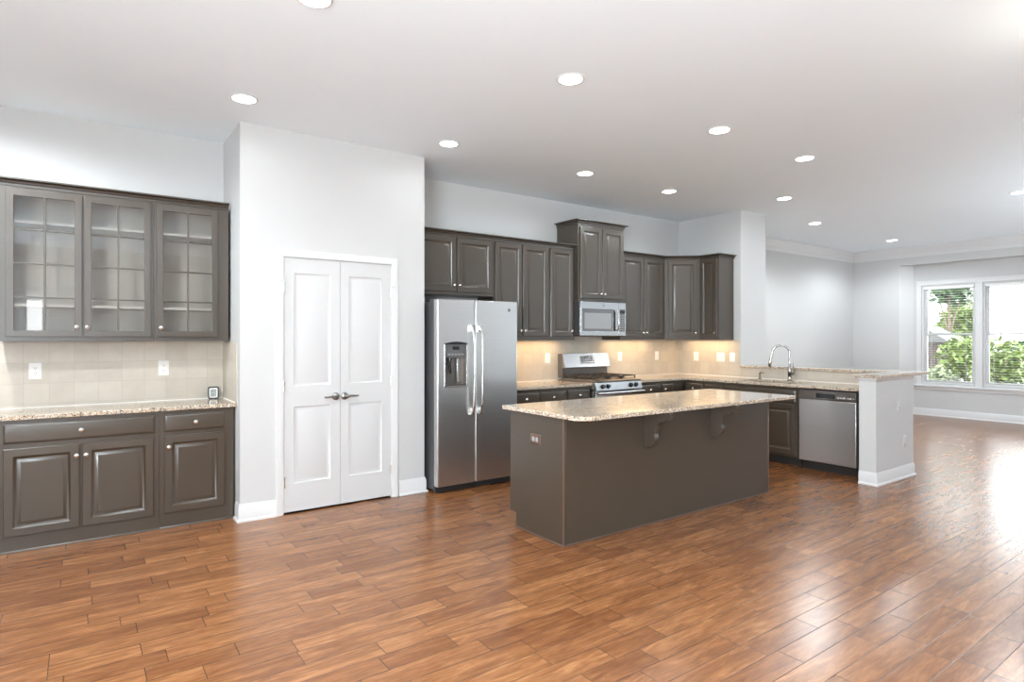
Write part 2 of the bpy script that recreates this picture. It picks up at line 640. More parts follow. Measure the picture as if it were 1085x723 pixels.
# pantry block with the door opening
m = M()
m.ring(PX0, PX1, 0, H, [(1.335, 2.285)], [(-0.001, 2.098)], YP, YP + .1)
m.box(PX0, PX0 + .1, YP + .1, YB, 0, H)
m.box(PX1 - .1, PX1, YP + .1, YB, 0, H)
m.f = [f for f in m.f]
struct(m, 'wall_pantry', wp)
struct(M().box(XR, XR2, YE, YB, 0, H), 'wall_right', wp)
# rear wall with its windows
m = M()
xs = [(a, b) for a, b, c, d in REAR]
edges = [XL - .1] + [q for h in xs for q in h] + [13.0]
for i in range(0, len(edges), 2):
    m.box(edges[i], edges[i + 1], YR - .12, YR, 0, H)
for a, b, c, d in REAR:
    m.box(a, b, YR - .12, YR, d, H)
    m.box(a, b, YR - .12, YR, 0, c)
struct(m, 'wall_rear', MAT['rear_paint'])
for k, (a, b, c, d) in enumerate(REAR):
    w = M()
    w.ring(a - .07, b + .07, c - .04, d + .07, [(a, b)], [(c, d)], YR + .02, YR)
    n = max(1, round((b - a) / 0.9))
    for i in range(n):
        x0 = a + (b - a) * i / n
        x1 = a + (b - a) * (i + 1) / n
        w.ring(x0 + .002, x1 - .002, c + .002, d - .002, [(x0 + .03, x1 - .03)], [(c + .04, (c + d) / 2 - .02), ((c + d) / 2 + .02, d - .04)], YR - .05, YR - .09)
    struct(w, 'window_%d' % (k + 3), tp)
# window wall of the living room: bay recess with a splayed side
m = M()
BAYT = 2.782
m.box(XW, 13.0, 4.914, 5.74, 0, H)
m.box(XW, 13.0, YR, 1.0, 0, H)
m.box(XW, 13.0, 1.0, 4.914, BAYT, H)
m.prism([(XW, 4.9139), (12.99, 4.9139), (12.99, 4.766), (XBAY, 4.766)], 'z', 0, BAYT)
WIN = [(3.789, 4.630), (2.850, 3.695)]
WZ0, WZ1 = 0.57, 2.40
# wall below / above / between windows
m.box(XBAY, XBAY + .2, 1.0, 4.766, 0, WZ0)
m.box(XBAY, XBAY + .2, 1.0, 4.766, WZ1, BAYT)
for a, b in ((4.630, 4.766), (3.695, 3.789), (1.0, 2.850)):
    m.box(XBAY, XBAY + .2, a, b, WZ0, WZ1)
struct(m, 'wall_window', wp)
struct(M().prism([(XW - .001, 4.9132), (XBAY - .0005, 4.7656), (XBAY - .0005, 4.7586), (XW - .001, 4.9062)], 'z', .136, BAYT - .001), 'trim_8', tp)


def base_prof(h=0.135, t=0.014):
    return [(0, 0), (t + .012, 0), (t + .012, .014), (t, .022), (t, h - .025), (t - .005, h - .012), (t - .008, h), (0, h)]


struct(M().sweep([(PX0, 5.150), (PX0, YP), (1.283, YP)], base_prof()), 'baseboard_pantry_left', tp)
struct(M().sweep([(2.347, YP), (PX1, YP), (PX1, 5.6)], base_prof()), 'baseboard_pantry_right', tp)
struct(M().sweep([(XR2, YE), (XR2, 5.74), (XW, 5.74), (XW, 4.914), (XBAY, 4.766), (XBAY, 1.0)], base_prof()), 'baseboard_living', tp)
crown = [(0, H - .001), (.088, H - .001), (.088, H - .018), (.074, H - .026), (.060, H - .052), (.034, H - .088), (.020, H - .110), (.020, H - .128), (.008, H - .136), (.008, H - .176), (.002, H - .19), (0, H - .19)]
struct(M().sweep([(XR2, 4.75), (XR2, 5.74), (XW, 5.74), (XW, 1.0)], crown), 'trim_1', tp)
# door casing
cas = [(0, 0), (0, .012), (.010, .018), (.045, .014), (.056, .009), (.060, 0)]


def casing(x0, x1, zt, y, wid=.058):
    """three-sided mitred door casing proud of the wall face y (towards -y)"""
    prof = [(0, 0), (0, .010), (.010, .012), (.040, .018), (wid - .004, .018), (wid, .012), (wid, 0)]
    L0 = [[(x0 - o, y - d, 0) for o, d in prof], [(x0 - o, y - d, zt + o) for o, d in prof],
          [(x1 + o, y - d, zt + o) for o, d in prof], [(x1 + o, y - d, 0) for o, d in prof]]
    return M().loops(L0)


struct(casing(1.339, 2.281, 2.092, YP), 'trim_2', tp)
m = M()
m.box(1.3352, 1.3415, YP + .0, YP + .1, 0, 2.094)
m.box(2.2785, 2.2848, YP + .0, YP + .1, 0, 2.094)
m.box(1.3415, 2.2785, YP + .0, YP + .1, 2.0895, 2.0978)
struct(m, 'trim_3', tp)

# pantry doors
def pantry_door(name, x0, x1, px0, px1, hx, lever, hinge_x):
    zb, zt, yf = 0.014, 2.087, YP + .004
    d = M()
    pz = [(0.242, 0.868), (1.040, 1.962)]
    d.ring(x0, x1, zb, zt, [(px0, px1)], pz, yf, yf + .035)
    for a, b in pz:
        loops = []
        for i, dy in ((0, .0), (.006, .007), (.012, .009), (.040, .003), (.042, .0025)):
            loops.append([(px0 + i, yf + dy, a + i), (px1 - i, yf + dy, a + i), (px1 - i, yf + dy, b - i), (px0 + i, yf + dy, b - i)])
        d.loops(loops, cap0=False)
    o = struct(d, name, MAT['door_paint'], None)
    h = M()
    h.lathe([(.0, -.0), (.031, 0), (.033, .004), (.031, .012), (.018, .016), (.012, .020), (.011, .042), (.0, .044)], (hx, yf, .935), (0, -1, 0), 24)
    pts = [(hx, yf - .040, .935), (hx + lever * .02, yf - .048, .936), (hx + lever * .05, yf - .050, .938), (hx + lever * .09, yf - .048, .934), (hx + lever * .108, yf - .044, .936)]
    h.tube(pts, [(.010, .008), (.009, .007), (.008, .006), (.007, .005), (.008, .006)], 12)
    h.build('door_handle', MAT['pewter'], o)
    for z in (.26, 1.04, 1.84):
        k = M().cyl((hinge_x, yf - .006, z - .045), (hinge_x, yf - .006, z + .045), .007, n=12)
        k.box(hinge_x - .012, hinge_x + .012, yf - .002, yf - .0005, z - .044, z + .044)
        if z > 1.8:
            k.cyl((hinge_x, yf - .008, z + .05), (hinge_x - lever * -.03, yf - .035, z + .055), .004, n=8)
            k.cyl((hinge_x, yf - .006, z + .045), (hinge_x, yf - .006, z + .056), .008, n=12)
        k.build('hinge', MAT['nickel'], o)
    return o


pantry_door('door_1', 1.3425, 1.8085, 1.424, 1.728, 1.770, -1, 1.3425)
pantry_door('door_2', 1.8115, 2.2770, 1.886, 2.190, 1.848, 1, 2.2770)
struct(M().box(1.29, 2.34, YP + .14, YP + .16, 0, 2.14), 'wall_pantry_inside', MAT['toe_dark'])
m = M()
m.box(1.775, 1.802, YP + .001, YP + .02, 2.0878, 2.0893)
m.box(1.818, 1.845, YP + .001, YP + .02, 2.0878, 2.0893)
struct(m, 'trim_4', MAT['pewter'])

# tiles
bt = MAT['beige_tile']
m = M()
m.box(-0.9, PX0 - .0005, YB - .008, YB - .0005, .914, 1.4045)
struct(m, 'wall_left_recess_tiles', bt)
struct(M().box(PX0 - .008, PX0 - .0005, 5.118, YB - .0085, .915, 1.393), 'wall_pantry_tiles', bt)
struct(M().box(2.7, XR - .001, YB - .008, YB - .0005, .88, 1.47), 'wall_back_tiles', bt)
struct(M().box(XR - .008, XR - .0005, YE + .002, YB - .008, .88, 1.408), 'wall_right_tiles', bt)

# pony wall with stub end, tile on the kitchen side
PWX = 7.0626
SX0, SX1, SY0, SY1 = 6.236, 7.080, 2.655, 2.812
m = M()
m.box(PWX, PWX + .12, SY1 - .01, YE - .001, 0, 1.040)
m.box(SX0, PWX + .0195, SY0, SY1, 0, 1.040)
struct(m, 'wall_pony', wp)
struct(M().box(PWX - .008, PWX - .0005, SY1 + .001, YE - .001, .88, 1.0395), 'wall_pony_tiles', bt)
struct(M().sweep([(SX0, SY1 + .0), (SX0, SY0), (PWX + .0195, SY0), (PWX + .0195, SY0 + .1)], base_prof(.128, .012)), 'baseboard_pony', tp)
struct(M().sweep([(SX0, SY1), (SX0, SY0), (PWX + .0195, SY0), (PWX + .0195, SY0 + .1)], [(0, 1.038), (.014, 1.038), (.014, 1.030), (.008, 1.018), (.003, 1.012), (0, 1.006)]), 'trim_5', tp)

# ------------------------------------------------------------------ far bay windows
for k, (y0, y1) in enumerate(WIN):
    X = XBAY
    m = M()
    # jamb liner + sashes (facing -x): build facing -y then rotate
    w = y1 - y0
    m.ring(0, w, WZ0, WZ1, [(.028, w - .028)], [(WZ0 + .03, WZ1 - .03)], .02, .12)
    zm = 1.502
    m.ring(.028, w - .028, WZ0 + .03, zm + .02, [(.075, w - .075)], [(WZ0 + .09, zm - .02)], .055, .085)
    m.ring(.028, w - .028, zm - .02, WZ1 - .03, [(.075, w - .075)], [(zm + .02, WZ1 - .08)], .088, .118)
    mm = Matrix.Translation((X, y1, 0)) @ Matrix.Rotation(R(-90), 4, 'Z')
    m.xf(mm)
    o = struct(m, 'window_%d' % (k + 1), tp)
    g = M().box(.07, w - .07, .068, .072, WZ0 + .085, zm - .015).xf(mm)
    g.build('pane', MAT['pane_glass'], o)
    g = M().box(.07, w - .07, .101, .105, zm + .015, WZ1 - .075).xf(mm)
    g.build('pane', MAT['pane_glass'], o)
# casing around both, sill and apron
m = M()
yl, yr_ = WIN[0][1], WIN[1][0]
m.box(XBAY - .018, XBAY - .0005, yl, yl + .075, WZ0, WZ1)
m.box(XBAY - .018, XBAY - .0005, yr_ - .075, yr_, WZ0, WZ1)
m.box(XBAY - .018, XBAY - .0005, WIN[1][1], WIN[0][0], WZ0, WZ1)
m.box(XBAY - .020, XBAY - .0005, yr_ - .075, yl + .075, WZ1, WZ1 + .075)
m.box(XBAY - .026, XBAY - .0005, yr_ - .085, yl + .085, WZ1 + .075, WZ1 + .09)
struct(m, 'trim_6', tp, bevel=.003)
m = M()
m.box(XBAY - .055, XBAY - .0005, yr_ - .1, yl + .1, WZ0 - .03, WZ0 - .0005)
m.box(XBAY - .018, XBAY - .0005, yr_ - .08, yl + .08, WZ0 - .09, WZ0 - .03)
struct(m, 'trim_7', tp, bevel=.004)
for k, (y0, y1) in enumerate(WIN):
    t = thing('window_blind', ['white slatted blind lowered over the window beside the bay corner', 'white slatted blind lowered over the window at the picture edge, second from the bay corner'][k], 'blind', (XBAY + .0, (y0 + y1) / 2, WZ0), 0, 'blinds in the far bay windows')
    a, b = y0 + .034, y1 - .034
    M().box(XBAY + .002, XBAY + .05, a, b, WZ1 - .075, WZ1 - .032).build('head_rail', MAT['blind_slat'], t, .003)
    s = M()
    z = WZ0 + .075
    ang = R(2)
    while z < WZ1 - .085:
        dx, dz = .022 * cos(ang), .022 * sin(ang)
        cx = XBAY + .027
        s.loops([[(cx - dx, yy, z + dz), (cx + dx, yy, z - dz), (cx + dx, yy, z - dz + .0024), (cx - dx, yy, z + dz + .0024)] for yy in (a, b)])
        z += .043
    so = s.build('slats', MAT['blind_slat'], t)
    M().box(XBAY + .006, XBAY + .048, a, b, WZ0 + .034, WZ0 + .056).build('bottom_rail', MAT['blind_slat'], t, .003)
    c = M()
    for f in (.15, .85):
        yy = a + (b - a) * f
        for dx in (.004, .050):
            c.cyl((XBAY + dx, yy, WZ0 + .05), (XBAY + dx, yy, WZ1 - .06), .0011, n=6)
    c.build('ladder_cord', MAT['blind_slat'], t)

# ------------------------------------------------------------------ cabinet builders
CP = MAT['cabinet_paint']


def knob(parent, x, y, z, local=False, r=.0155):
    m = M().lathe([(.006, 0), (.005, .010), (.007, .013), (r, .017), (r + .0005, .021), (r * .8, .026), (r * .4, .0285), (0, .029)], (x, y, z), (0, -1, 0), 18)
    return m.build('knob', MAT['nickel'], parent, local=local)


def door(parent, x0, x1, z0, z1, y, kx=None, kz=None, local=False, fw=.055):
    o = M().raised(x0, x1, z0, z1, y, .02, fw).build('door', CP, parent, local=local)
    if kx is not None:
        knob(o, kx, y - .02, kz, local)
    return o


def drawer(parent, x0, x1, z0, z1, y, kx=None, local=False, name='drawer'):
    ch = [(0, 0), (0, .012), (.005, .015), (.013, .0195), (.017, .020)]
    o = M().raised(x0, x1, z0, z1, y, .02, chain=ch).build(name, CP, parent, local=local)
    if kx is not None:
        knob(o, kx, y - .02, (z0 + z1) / 2, local)
    return o


CROWN = [(0, -.052), (.008, -.052), (.010, -.044), (.004, -.041), (.005, -.034), (.016, -.030), (.018, -.024), (.013, -.021), (.016, -.015), (.034, -.011), (.046, -.010), (.046, 0), (-.01, 0), (-.01, -.052)]
CZ = 2.528


def crown_piece(parent, path, i0, i1, top=CZ, k=1.0):
    prof = [(o * k, top + z * k) for o, z in CROWN]
    return M().sweep(path, prof, i0, i1).build('crown', CP, parent)


UZ0, UZ1 = 1.408, 2.498
YF = 5.353            # kitchen upper face frames
YT = YB - .009        # cabinet backs, just clear of the tiles / wall


def upper(name, label, x0, x1, z0, z1, doors, yf=YF, path=None, seg=None, top=CZ, k=1.0, knobs=True):
    t = thing(name, label, 'cabinet', ((x0 + x1) / 2, YT, z0), 0, 'dark upper cabinets of the kitchen')
    M().box(x0 + .0006, x1 - .0006, yf, YT, z0, z1).build('body', CP, t, .0015)
    for d in doors:
        door(t, *d[:4], yf, *d[4:6])
    if path:
        crown_piece(t, path, *seg, top=top, k=k)
    return t


# ---- glazed upper cabinets of the left recess
GYF = 5.360


def glass_cab(label, x0, x1, doors, cpath, seg):
    t = thing('glazed_cabinet', label, 'cabinet', ((x0 + x1) / 2, YB, UZ0), 0, 'glazed wall cabinets of the left recess')
    b = M()
    b.box(x0 + .0006, x0 + .018, GYF + .019, YB - .001, UZ0, UZ1)
    b.box(x1 - .018, x1 - .0006, GYF + .019, YB - .001, UZ0, UZ1)
    b.box(x0 + .018, x1 - .018, GYF + .019, YB - .001, UZ0 + .02, UZ0 + .04)
    b.box(x0 + .018, x1 - .018, GYF + .019, YB - .001, UZ1 - .02, UZ1)
    b.box(x0 + .018, x1 - .018, YB - .014, YB - .001, UZ0 + .04, UZ1 - .02)
    b.build('body', MAT['cabinet_inside'], t)
    # face frame with an opening behind every door
    hx = [(d[0] + .02, d[1] - .02) for d in doors]
    f = M()
    f.ring(x0 + .0006, x1 - .0006, UZ0, UZ1, hx, [(1.46, 2.435)], GYF, GYF + .019)
    f.box(x0 + .0006, x0 + .0012, GYF + .019, YB - .001, UZ0, UZ1)
    f.box(x1 - .0012, x1 - .0006, GYF + .019, YB - .001, UZ0, UZ1)
    f.box(x0 + .0006, x1 - .0006, GYF + .019, YB - .001, UZ0 + .012, UZ0 + .018)
    f.build('face_frame', CP, t, .0012)
    for z in (1.652, 2.235):
        M().box(x0 + .0185, x1 - .0185, GYF + .03, YB - .0145, z, z + .018).build('shelf', MAT['shelf_board'], t)
    for a, bb, kx in doors:
        z0, z1 = 1.440, 2.457
        fw = .044
        ga, gb, gz0, gz1 = a + fw, bb - fw, z0 + fw, z1 - fw
        mw = .011
        cols = [(ga, (ga + gb) / 2 - mw / 2), ((ga + gb) / 2 + mw / 2, gb)]
        rows = []
        hgt = (gz1 - gz0 - 3 * mw) / 4
        for r in range(4):
            zz = gz0 + r * (hgt + mw)
            rows.append((zz, zz + hgt))
        d = M().ring(a, bb, z0, z1, cols, rows, GYF - .021, GYF - .001).build('door', CP, t, .0022)
        M().box(ga - .004, gb + .004, GYF - .010, GYF - .007, gz0 - .004, gz1 + .004).build('glass_pane', MAT['cabinet_glass'], d)
        knob(d, kx, GYF - .021, 1.511)
    crown_piece(t, cpath, *seg)
    return t


lp = [(-0.452, YB), (-0.452, GYF), (0.464, GYF), (0.994, GYF)]
glass_cab('two-door dark wall cabinet with gridded glass doors, beside the one-door glazed cabinet', -0.452, 0.464, [(-.408, .017, -.016), (.028, .445, .047)], lp, (0, 2))
glass_cab('one-door dark wall cabinet with a gridded glass door, next to the pantry corner', 0.464, 0.994, [(.483, .912, .510)], lp, (2, 3))

# ---- base cabinets of the left recess
BYF = 5.185


def left_base(label, x0, x1, drw, doors):
    t = thing('base_cabinet', label, 'cabinet', ((x0 + x1) / 2, YB, 0), 0, 'base cabinets of the left recess')
    b = M().box(x0 + .0006, x1 - .0006, BYF, YB - .002, 0.001, .8825)
    b.build('body', CP, t, .0015)
    M().box(x0 + .0008, x1 - .002, BYF - .010, BYF - .0002, .001, .014).build('floor_strip', MAT['steel_dark'], t, .003)
    for d in drw:
        drawer(t, *d[:4], BYF, d[4])
    for d in doors:
        door(t, *d[:4], BYF, *d[4:6])
    return t


left_base('two-door dark base cabinet with one wide drawer, under the granite counter', -.452, .486, [(-.408, .456, .726, .856, .012)], [(-.408, .003, .112, .693, -.016, .614), (.017, .449, .112, .693, .039, .613)])
left_base('one-door dark base cabinet with one narrow drawer, beside the pantry corner', .486, 1.0, [(.516, .930, .726, .854, .725)], [(.516, .932, .116, .695, .544, .614)])


def slab(m, pts, z0, z1):
    return m.prism(pts, 'z', z0, z1)


t = thing('granite_worktop', 'speckled granite counter over the base cabinets in the left recess', 'worktop', (.3, YB, .884), 0)
slab(M(), [(-.475, 5.156), (PX0 - .002, 5.156), (PX0 - .002, YB - .0095), (-.475, YB - .0095)], .884, .914).build('slab', MAT['granite'], t, .004)
m = M().box(-.474, PX0 - .009, YB - .014, YB - .0085, .9142, .921)
m.box(PX0 - .014, PX0 - .0085, 5.160, YB - .014, .9142, .921)
m.build('caulk_bead', MAT['caulk'], t)

# small thermometer clock on that worktop
t = thing('thermometer', 'small black and white digital thermometer standing on the granite counter by the pantry corner', 'thermometer', (.925, 5.628, .9145), R(-8))


def rrect(w, h, r, y, n=5, z0=0.0):
    pts = []
    for cx, cz, a0 in ((w / 2 - r, h - r, 0), (-w / 2 + r, h - r, 90), (-w / 2 + r, r, 180), (w / 2 - r, r, 270)):
        for i in range(n + 1):
            a = R(a0 + 90 * i / n)
            pts.append((cx + r * cos(a), y, z0 + cz + r * sin(a)))
    return pts


M().loops([rrect(.080, .102, .014, .012), rrect(.082, .104, .015, .0), rrect(.082, .104, .015, -.012), rrect(.078, .100, .013, -.016)]).build('case', MAT['black_matte'], t, local=True)
M().loops([rrect(.064, .084, .011, -.0155, z0=.010), rrect(.060, .080, .010, -.0185, z0=.012)]).build('bezel', MAT['plastic_white'], t, local=True)
M().loops([rrect(.046, .064, .006, -.018, z0=.020), rrect(.046, .064, .006, -.0192, z0=.020)]).build('display', MAT['lcd'], t, local=True)
m = M()
for x, z, w, h in ((-.010, .068, .012, .004), (-.010, .060, .008, .004), (.006, .064, .006, .010), (-.004, .040, .020, .003), (-.004, .032, .016, .003)):
    m.box(x - w / 2, x + w / 2, -.0197, -.0193, z, z + h)
m.build('readout', MAT['keypad_grey'], t, local=True)


# ---- wall plates: built facing -y at the origin, then placed
def plate(kind, label, loc, rz, group, w=None, mat='plastic_white', cat='outlet', parent=None, roll=0):
    w = w or .076
    name = {'duplex': 'power_outlet', 'switch': 'light_switch', 'double': 'double_switch', 'blank': 'power_outlet'}[kind]
    hh = .122
    if parent is None:
        t = thing(name, label, cat, loc, rz, group)
    else:
        t = None
    Rm = Matrix.Identity(4) if parent is None else Matrix.Translation(Vector(loc)) @ Matrix.Rotation(rz, 4, 'Z') @ Matrix.Rotation(roll, 4, 'Y')

    def put(m, nm, mt, par):
        if parent is None:
            return m.build(nm, MAT[mt], par, local=True)
        m.xf(Rm)
        return m.build(nm, MAT[mt], par)
    m = M().loops([rrect(w, hh, .006, 0, z0=-hh / 2), rrect(w, hh, .006, -.003, z0=-hh / 2), rrect(w - .008, hh - .008, .004, -.006, z0=-hh / 2 + .004)])
    base = put(m, 'wall_plate' if parent is None else 'outlet_plate', mat, t or parent)
    par = t or base
    inner = 'mid_glass' if mat == 'bronze_plate' else mat
    if kind in ('duplex', 'blank'):
        for s in (-1, 1):
            r = put(M().loops([rrect(.034, .028, .010, -.0055, z0=s * .0195 - .014), rrect(.034, .028, .010, -.0078, z0=s * .0195 - .014)]), 'receptacle', inner, par)
            sl = M()
            for x in (-.0065, .0065):
                sl.box(x - .0013, x + .0013, -.0084, -.0077, s * .0195 - .001, s * .0195 + .008)
            sl.cyl((0, -.0077, s * .0195 - .0065), (0, -.0084, s * .0195 - .0065), .0025, n=8)
            if parent is None:
                put(sl, 'slots', 'slot_dark', r)
    else:
        xs = (0,) if kind == 'switch' else (-.023, .023)
        for x in xs:
            m = M().prism([(-.0055, -.033), (-.0065, -.033), (-.0105, .033), (-.0055, .033)], 'x', x - .0165, x + .0165)
            put(m, 'rocker', mat, par)
    return t or base


plate('duplex', 'white outlet on the beige tiles above the two-door base cabinet', (-.264, YB - .008, 1.186), 0, 'wall plates of the left recess')
plate('duplex', 'white outlet on the beige tiles above the one-door base cabinet, nearer the pantry', (.562, YB - .008, 1.185), 0, 'wall plates of the left recess')
G = 'wall plates over the kitchen counters'
plate('duplex', 'white outlet on the tiles between the refrigerator and the range', (4.618, YB - .008, 1.185), 0, G)
plate('duplex', 'white outlet on the tiles just past the range', (5.858, YB - .008, 1.183), 0, G)
plate('switch', 'white rocker switch on the back tiles nearest the corner', (6.595, YB - .008, 1.183), 0, G, cat='switch')
plate('switch', 'white single rocker switch on the side tiles nearest the corner', (XR - .008, 5.362, 1.173), R(-90), G, cat='switch')
plate('double', 'wide white double rocker switch on the side tiles', (XR - .008, 4.962, 1.171), R(-90), G, .120, cat='switch')
plate('duplex', 'white outlet on the side tiles by the wall end, beside the double switch', (XR - .008, 4.783, 1.175), R(-90), G)
G = 'wall plates of the half wall end'
plate('blank', 'white outlet on the half wall end, the upper of two', (6.742, SY0, .745), 0, G, mat='plate_grey')
plate('blank', 'white outlet on the half wall end, the lower of two above the baseboard', (6.868, SY0, .375), 0, G, mat='plate_grey')
tag(M().lathe([(.0, 0), (.045, 0), (.045, .001), (.042, .002), (0, .002)], (-.24, YB, 2.742), (0, -1, 0), 32).build('cover_plate', wp), 'round white blank cover high on the wall above the glazed cabinets', 'cover plate')

# ------------------------------------------------------------------ kitchen upper cabinets
kpath = [(PX1 + .002, YF), (3.604, YF), (4.368, YF), (4.762, YF)]
upper('wall_cabinet', 'short two-door dark cabinet above the refrigerator', PX1 + .002, 3.604, 1.872, UZ1,
      [(2.64, 3.137, 1.905, 2.462, 3.108, 1.970), (3.151, 3.580, 1.905, 2.462, 3.169, 1.970)], path=kpath, seg=(0, 1))
upper('wall_cabinet', 'tall two-door dark wall cabinet beside the refrigerator top', 3.604, 4.368, UZ0, UZ1,
      [(3.622, 3.979, 1.450, 2.465, 3.955, 1.512), (3.991, 4.347, 1.450, 2.465, 4.013, 1.512)], path=kpath, seg=(1, 2))
upper('wall_cabinet', 'narrow one-door dark wall cabinet between the two-door one and the microwave', 4.368, 4.762, UZ0, UZ1,
      [(4.389, 4.722, 1.450, 2.465, 4.698, 1.512)], path=kpath, seg=(2, 3))
RX0, RX1 = 4.765, 5.527
tpath = [(RX0, YT), (RX0, 5.292), (RX1, 5.292), (RX1, YT)]
upper('wall_cabinet', 'raised two-door dark cabinet above the microwave, standing taller than the rest', RX0, RX1, 1.868, 2.800,
      [(4.792, 5.142, 1.905, 2.752, 5.118, 1.962), (5.152, 5.512, 1.905, 2.752, 5.178, 1.962)], yf=5.292, path=tpath, seg=(0, 3), top=2.832)
EX, EY0, EY1 = 6.733, 4.766, 5.050
rpath = [(RX1 + .002, YF), (6.376, YF), (EX, EY1), (EX, EY0), (XR - .001, EY0)]
upper('wall_cabinet', 'two-door dark wall cabinet between the microwave and the angled corner cabinet', RX1 + .002, 6.376, UZ0, UZ1,
      [(5.548, 5.952, 1.450, 2.465, 5.926, 1.500), (5.962, 6.344, 1.450, 2.465, 5.990, 1.500)], path=rpath, seg=(0, 1))
# diagonal corner cabinet
dv = Vector((EX - 6.376, EY1 - YF))
dl = dv.length
da = math.atan2(dv.y, dv.x)
t = thing('corner_cabinet', 'angled one-door dark wall cabinet in the kitchen corner', 'cabinet', (6.376, YF, UZ0), 0, 'dark upper cabinets of the kitchen')
M().prism([(6.3766, YF + .0006), (EX - .0006, EY1 + .0004), (XR - .0095, EY1 + .0004), (XR - .0095, YT), (6.3766, YT)], 'z', UZ0, UZ1).build('body', CP, t, .0015)
mm = rmat((6.376, YF, 0), da)
dq = M().raised(.045, dl - .045, 1.450, 2.465, 0, .02, .055).xf(mm).build('door', CP, t)
M().lathe([(.006, 0), (.005, .010), (.007, .013), (.0155, .017), (.016, .021), (.0124, .026), (.0062, .0285), (0, .029)], (dl - .066, -.02, 1.498), (0, -1, 0), 18).xf(mm).build('knob', MAT['nickel'], dq)
crown_piece(t, rpath, 1, 2)
# end cabinet facing the kitchen along the right wall
t = thing('end_cabinet', 'slim one-door dark wall cabinet at the wall end, side panel showing', 'cabinet', (EX, EY1, UZ0), R(-90), 'dark upper cabinets of the kitchen')
M().box(EX, XR - .0095, EY0, EY1 - .0004, UZ0, UZ1).build('body', CP, t, .0015)
M().box(EX + .001, XR - .0095, EY0 - .004, EY0 - .0003, UZ0 + .002, UZ1 - .05).build('side_panel', CP, t, .001)
dE = EY1 - EY0
door(t, .012, dE - .018, 1.450 - UZ0, 2.465 - UZ0, 0, dE - .040, 1.498 - UZ0, local=True, fw=.048)
crown_piece(t, rpath, 2, 4)

# ------------------------------------------------------------------ kitchen base cabinets (back wall)
KY = 5.080            # face of the back-wall base cabinets
KT = .8825


def base_cab(label, x0, x1, drw, doors):
    t = thing('base_cabinet', label, 'cabinet', ((x0 + x1) / 2, YB, 0), 0, 'base cabinets along the kitchen walls')
    M().box(x0 + .0006, x1 - .0006, KY, YB - .0095, .105, KT).build('body', CP, t, .0015)
    M().box(x0 + .0006, x1 - .0006, KY + .075, YB - .03, .001, .1045).build('toe_kick', MAT['toe_dark'], t)
    for d in drw:
        drawer(t, *d[:4], KY, d[4])
    for d in doors:
        door(t, *d[:4], KY, *d[4:6])
    return t


base_cab('dark base cabinet with two drawers beside the refrigerator', 3.604, 4.388, [(3.645, 4.005, .72, .848, 3.825), (4.020, 4.372, .72, .848, 4.196)],
         [(3.645, 4.005, .135, .690, 3.98, .62), (4.020, 4.372, .135, .690, 4.046, .62)])
base_cab('narrow dark base cabinet with one drawer on the refrigerator side of the range', 4.388, 4.757, [(4.410, 4.742, .72, .848, 4.576)], [(4.410, 4.742, .135, .690, 4.72, .62)])
base_cab('dark base cabinet with one drawer on the sink side of the range', 5.535, 5.965, [(5.560, 5.945, .72, .848, 5.752)], [(5.560, 5.945, .135, .690, 5.585, .62)])
t = base_cab('narrow dark corner base cabinet next to the inner corner of the counters', 5.965, 6.430, [(5.990, 6.200, .72, .848, 6.030)], [(5.990, 6.200, .135, .690, 6.17, .62)])
M().box(6.43, XR - .0095, KY + .004, YB - .0095, .001, KT).build('blind_corner', CP, t)

# peninsula base cabinets facing -x
PXF = 6.440


def pen_cab(label, y0, y1, fronts, doors, hollow=None):
    """y1 > y0; local x runs from y1 towards y0"""
    t = thing('base_cabinet', label, 'cabinet', (PXF, y1, 0), R(-90), 'base cabinets along the kitchen walls')
    w = y1 - y0
    dp = XR - .0095 - PXF
    if hollow:
        b = M()
        b.box(.0006, w - .0006, 0, .02, .105, KT)
        b.box(.0006, .018, .02, dp, .105, KT)
        b.box(w - .018, w - .0006, .02, dp, .105, KT)
        b.box(.018, w - .018, .02, dp, .105, .125)
        b.box(.018, w - .018, dp - .012, dp, .125, KT)
        b.build('body', CP, t, local=True)
    else:
        M().box(.0006, w - .0006, 0, dp, .105, KT).build('body', CP, t, .0015, local=True)
    M().box(.0006, w - .0006, .075, dp, .001, .1045).build('toe_kick', MAT['toe_dark'], t, local=True)
    for a, b, kx in fronts:
        drawer(t, a, b, .715, .848, 0, kx, local=True, name='drawer' if kx is not None else 'false_drawer')
    for a, b, kx in doors:
        door(t, a, b, .135, .690, 0, kx, .62, local=True)
    return t


pen_cab('slim dark base cabinet with one drawer in the inner corner of the peninsula', 4.765, 5.078, [(.03, .293, .16)], [(.03, .293, .27)])
pen_cab('narrow dark base cabinet with one drawer beside the sink cabinet', 4.490, 4.765, [(.012, .262, .137)], [(.012, .262, .24)])
pen_cab('dark sink cabinet with a wide blank drawer front, next to the dishwasher', 3.545, 4.490, [(.014, .924, None)], [(.014, .462, .440), (.476, .924, .498)], hollow=True)

# worktops
def poly_bar(pts, z0, z1, mat, name, parent, bevel=.004):
    return slab(M(), pts, z0, z1).build(name, mat, parent, bevel)


YC = KY - .036
t = thing('granite_worktop', 'speckled granite counter between the refrigerator and the range', 'worktop', (4.2, YB, .884))
poly_bar([(3.606, YC), (4.760, YC), (4.760, YB - .0095), (3.606, YB - .0095)], .884, .914, MAT['granite'], 'slab', t)
M().box(3.607, 4.759, YB - .014, YB - .0085, .9142, .920).build('caulk_bead', MAT['caulk'], t)
t = thing('granite_worktop', 'L-shaped speckled granite counter from the range along the peninsula, holding the sink', 'worktop', (6.7, 4.2, .884))
PC = 6.416
HX0, HX1, HY0, HY1 = 6.535, 6.905, 3.640, 4.400
m = M()
yd0 = SY1 + .002
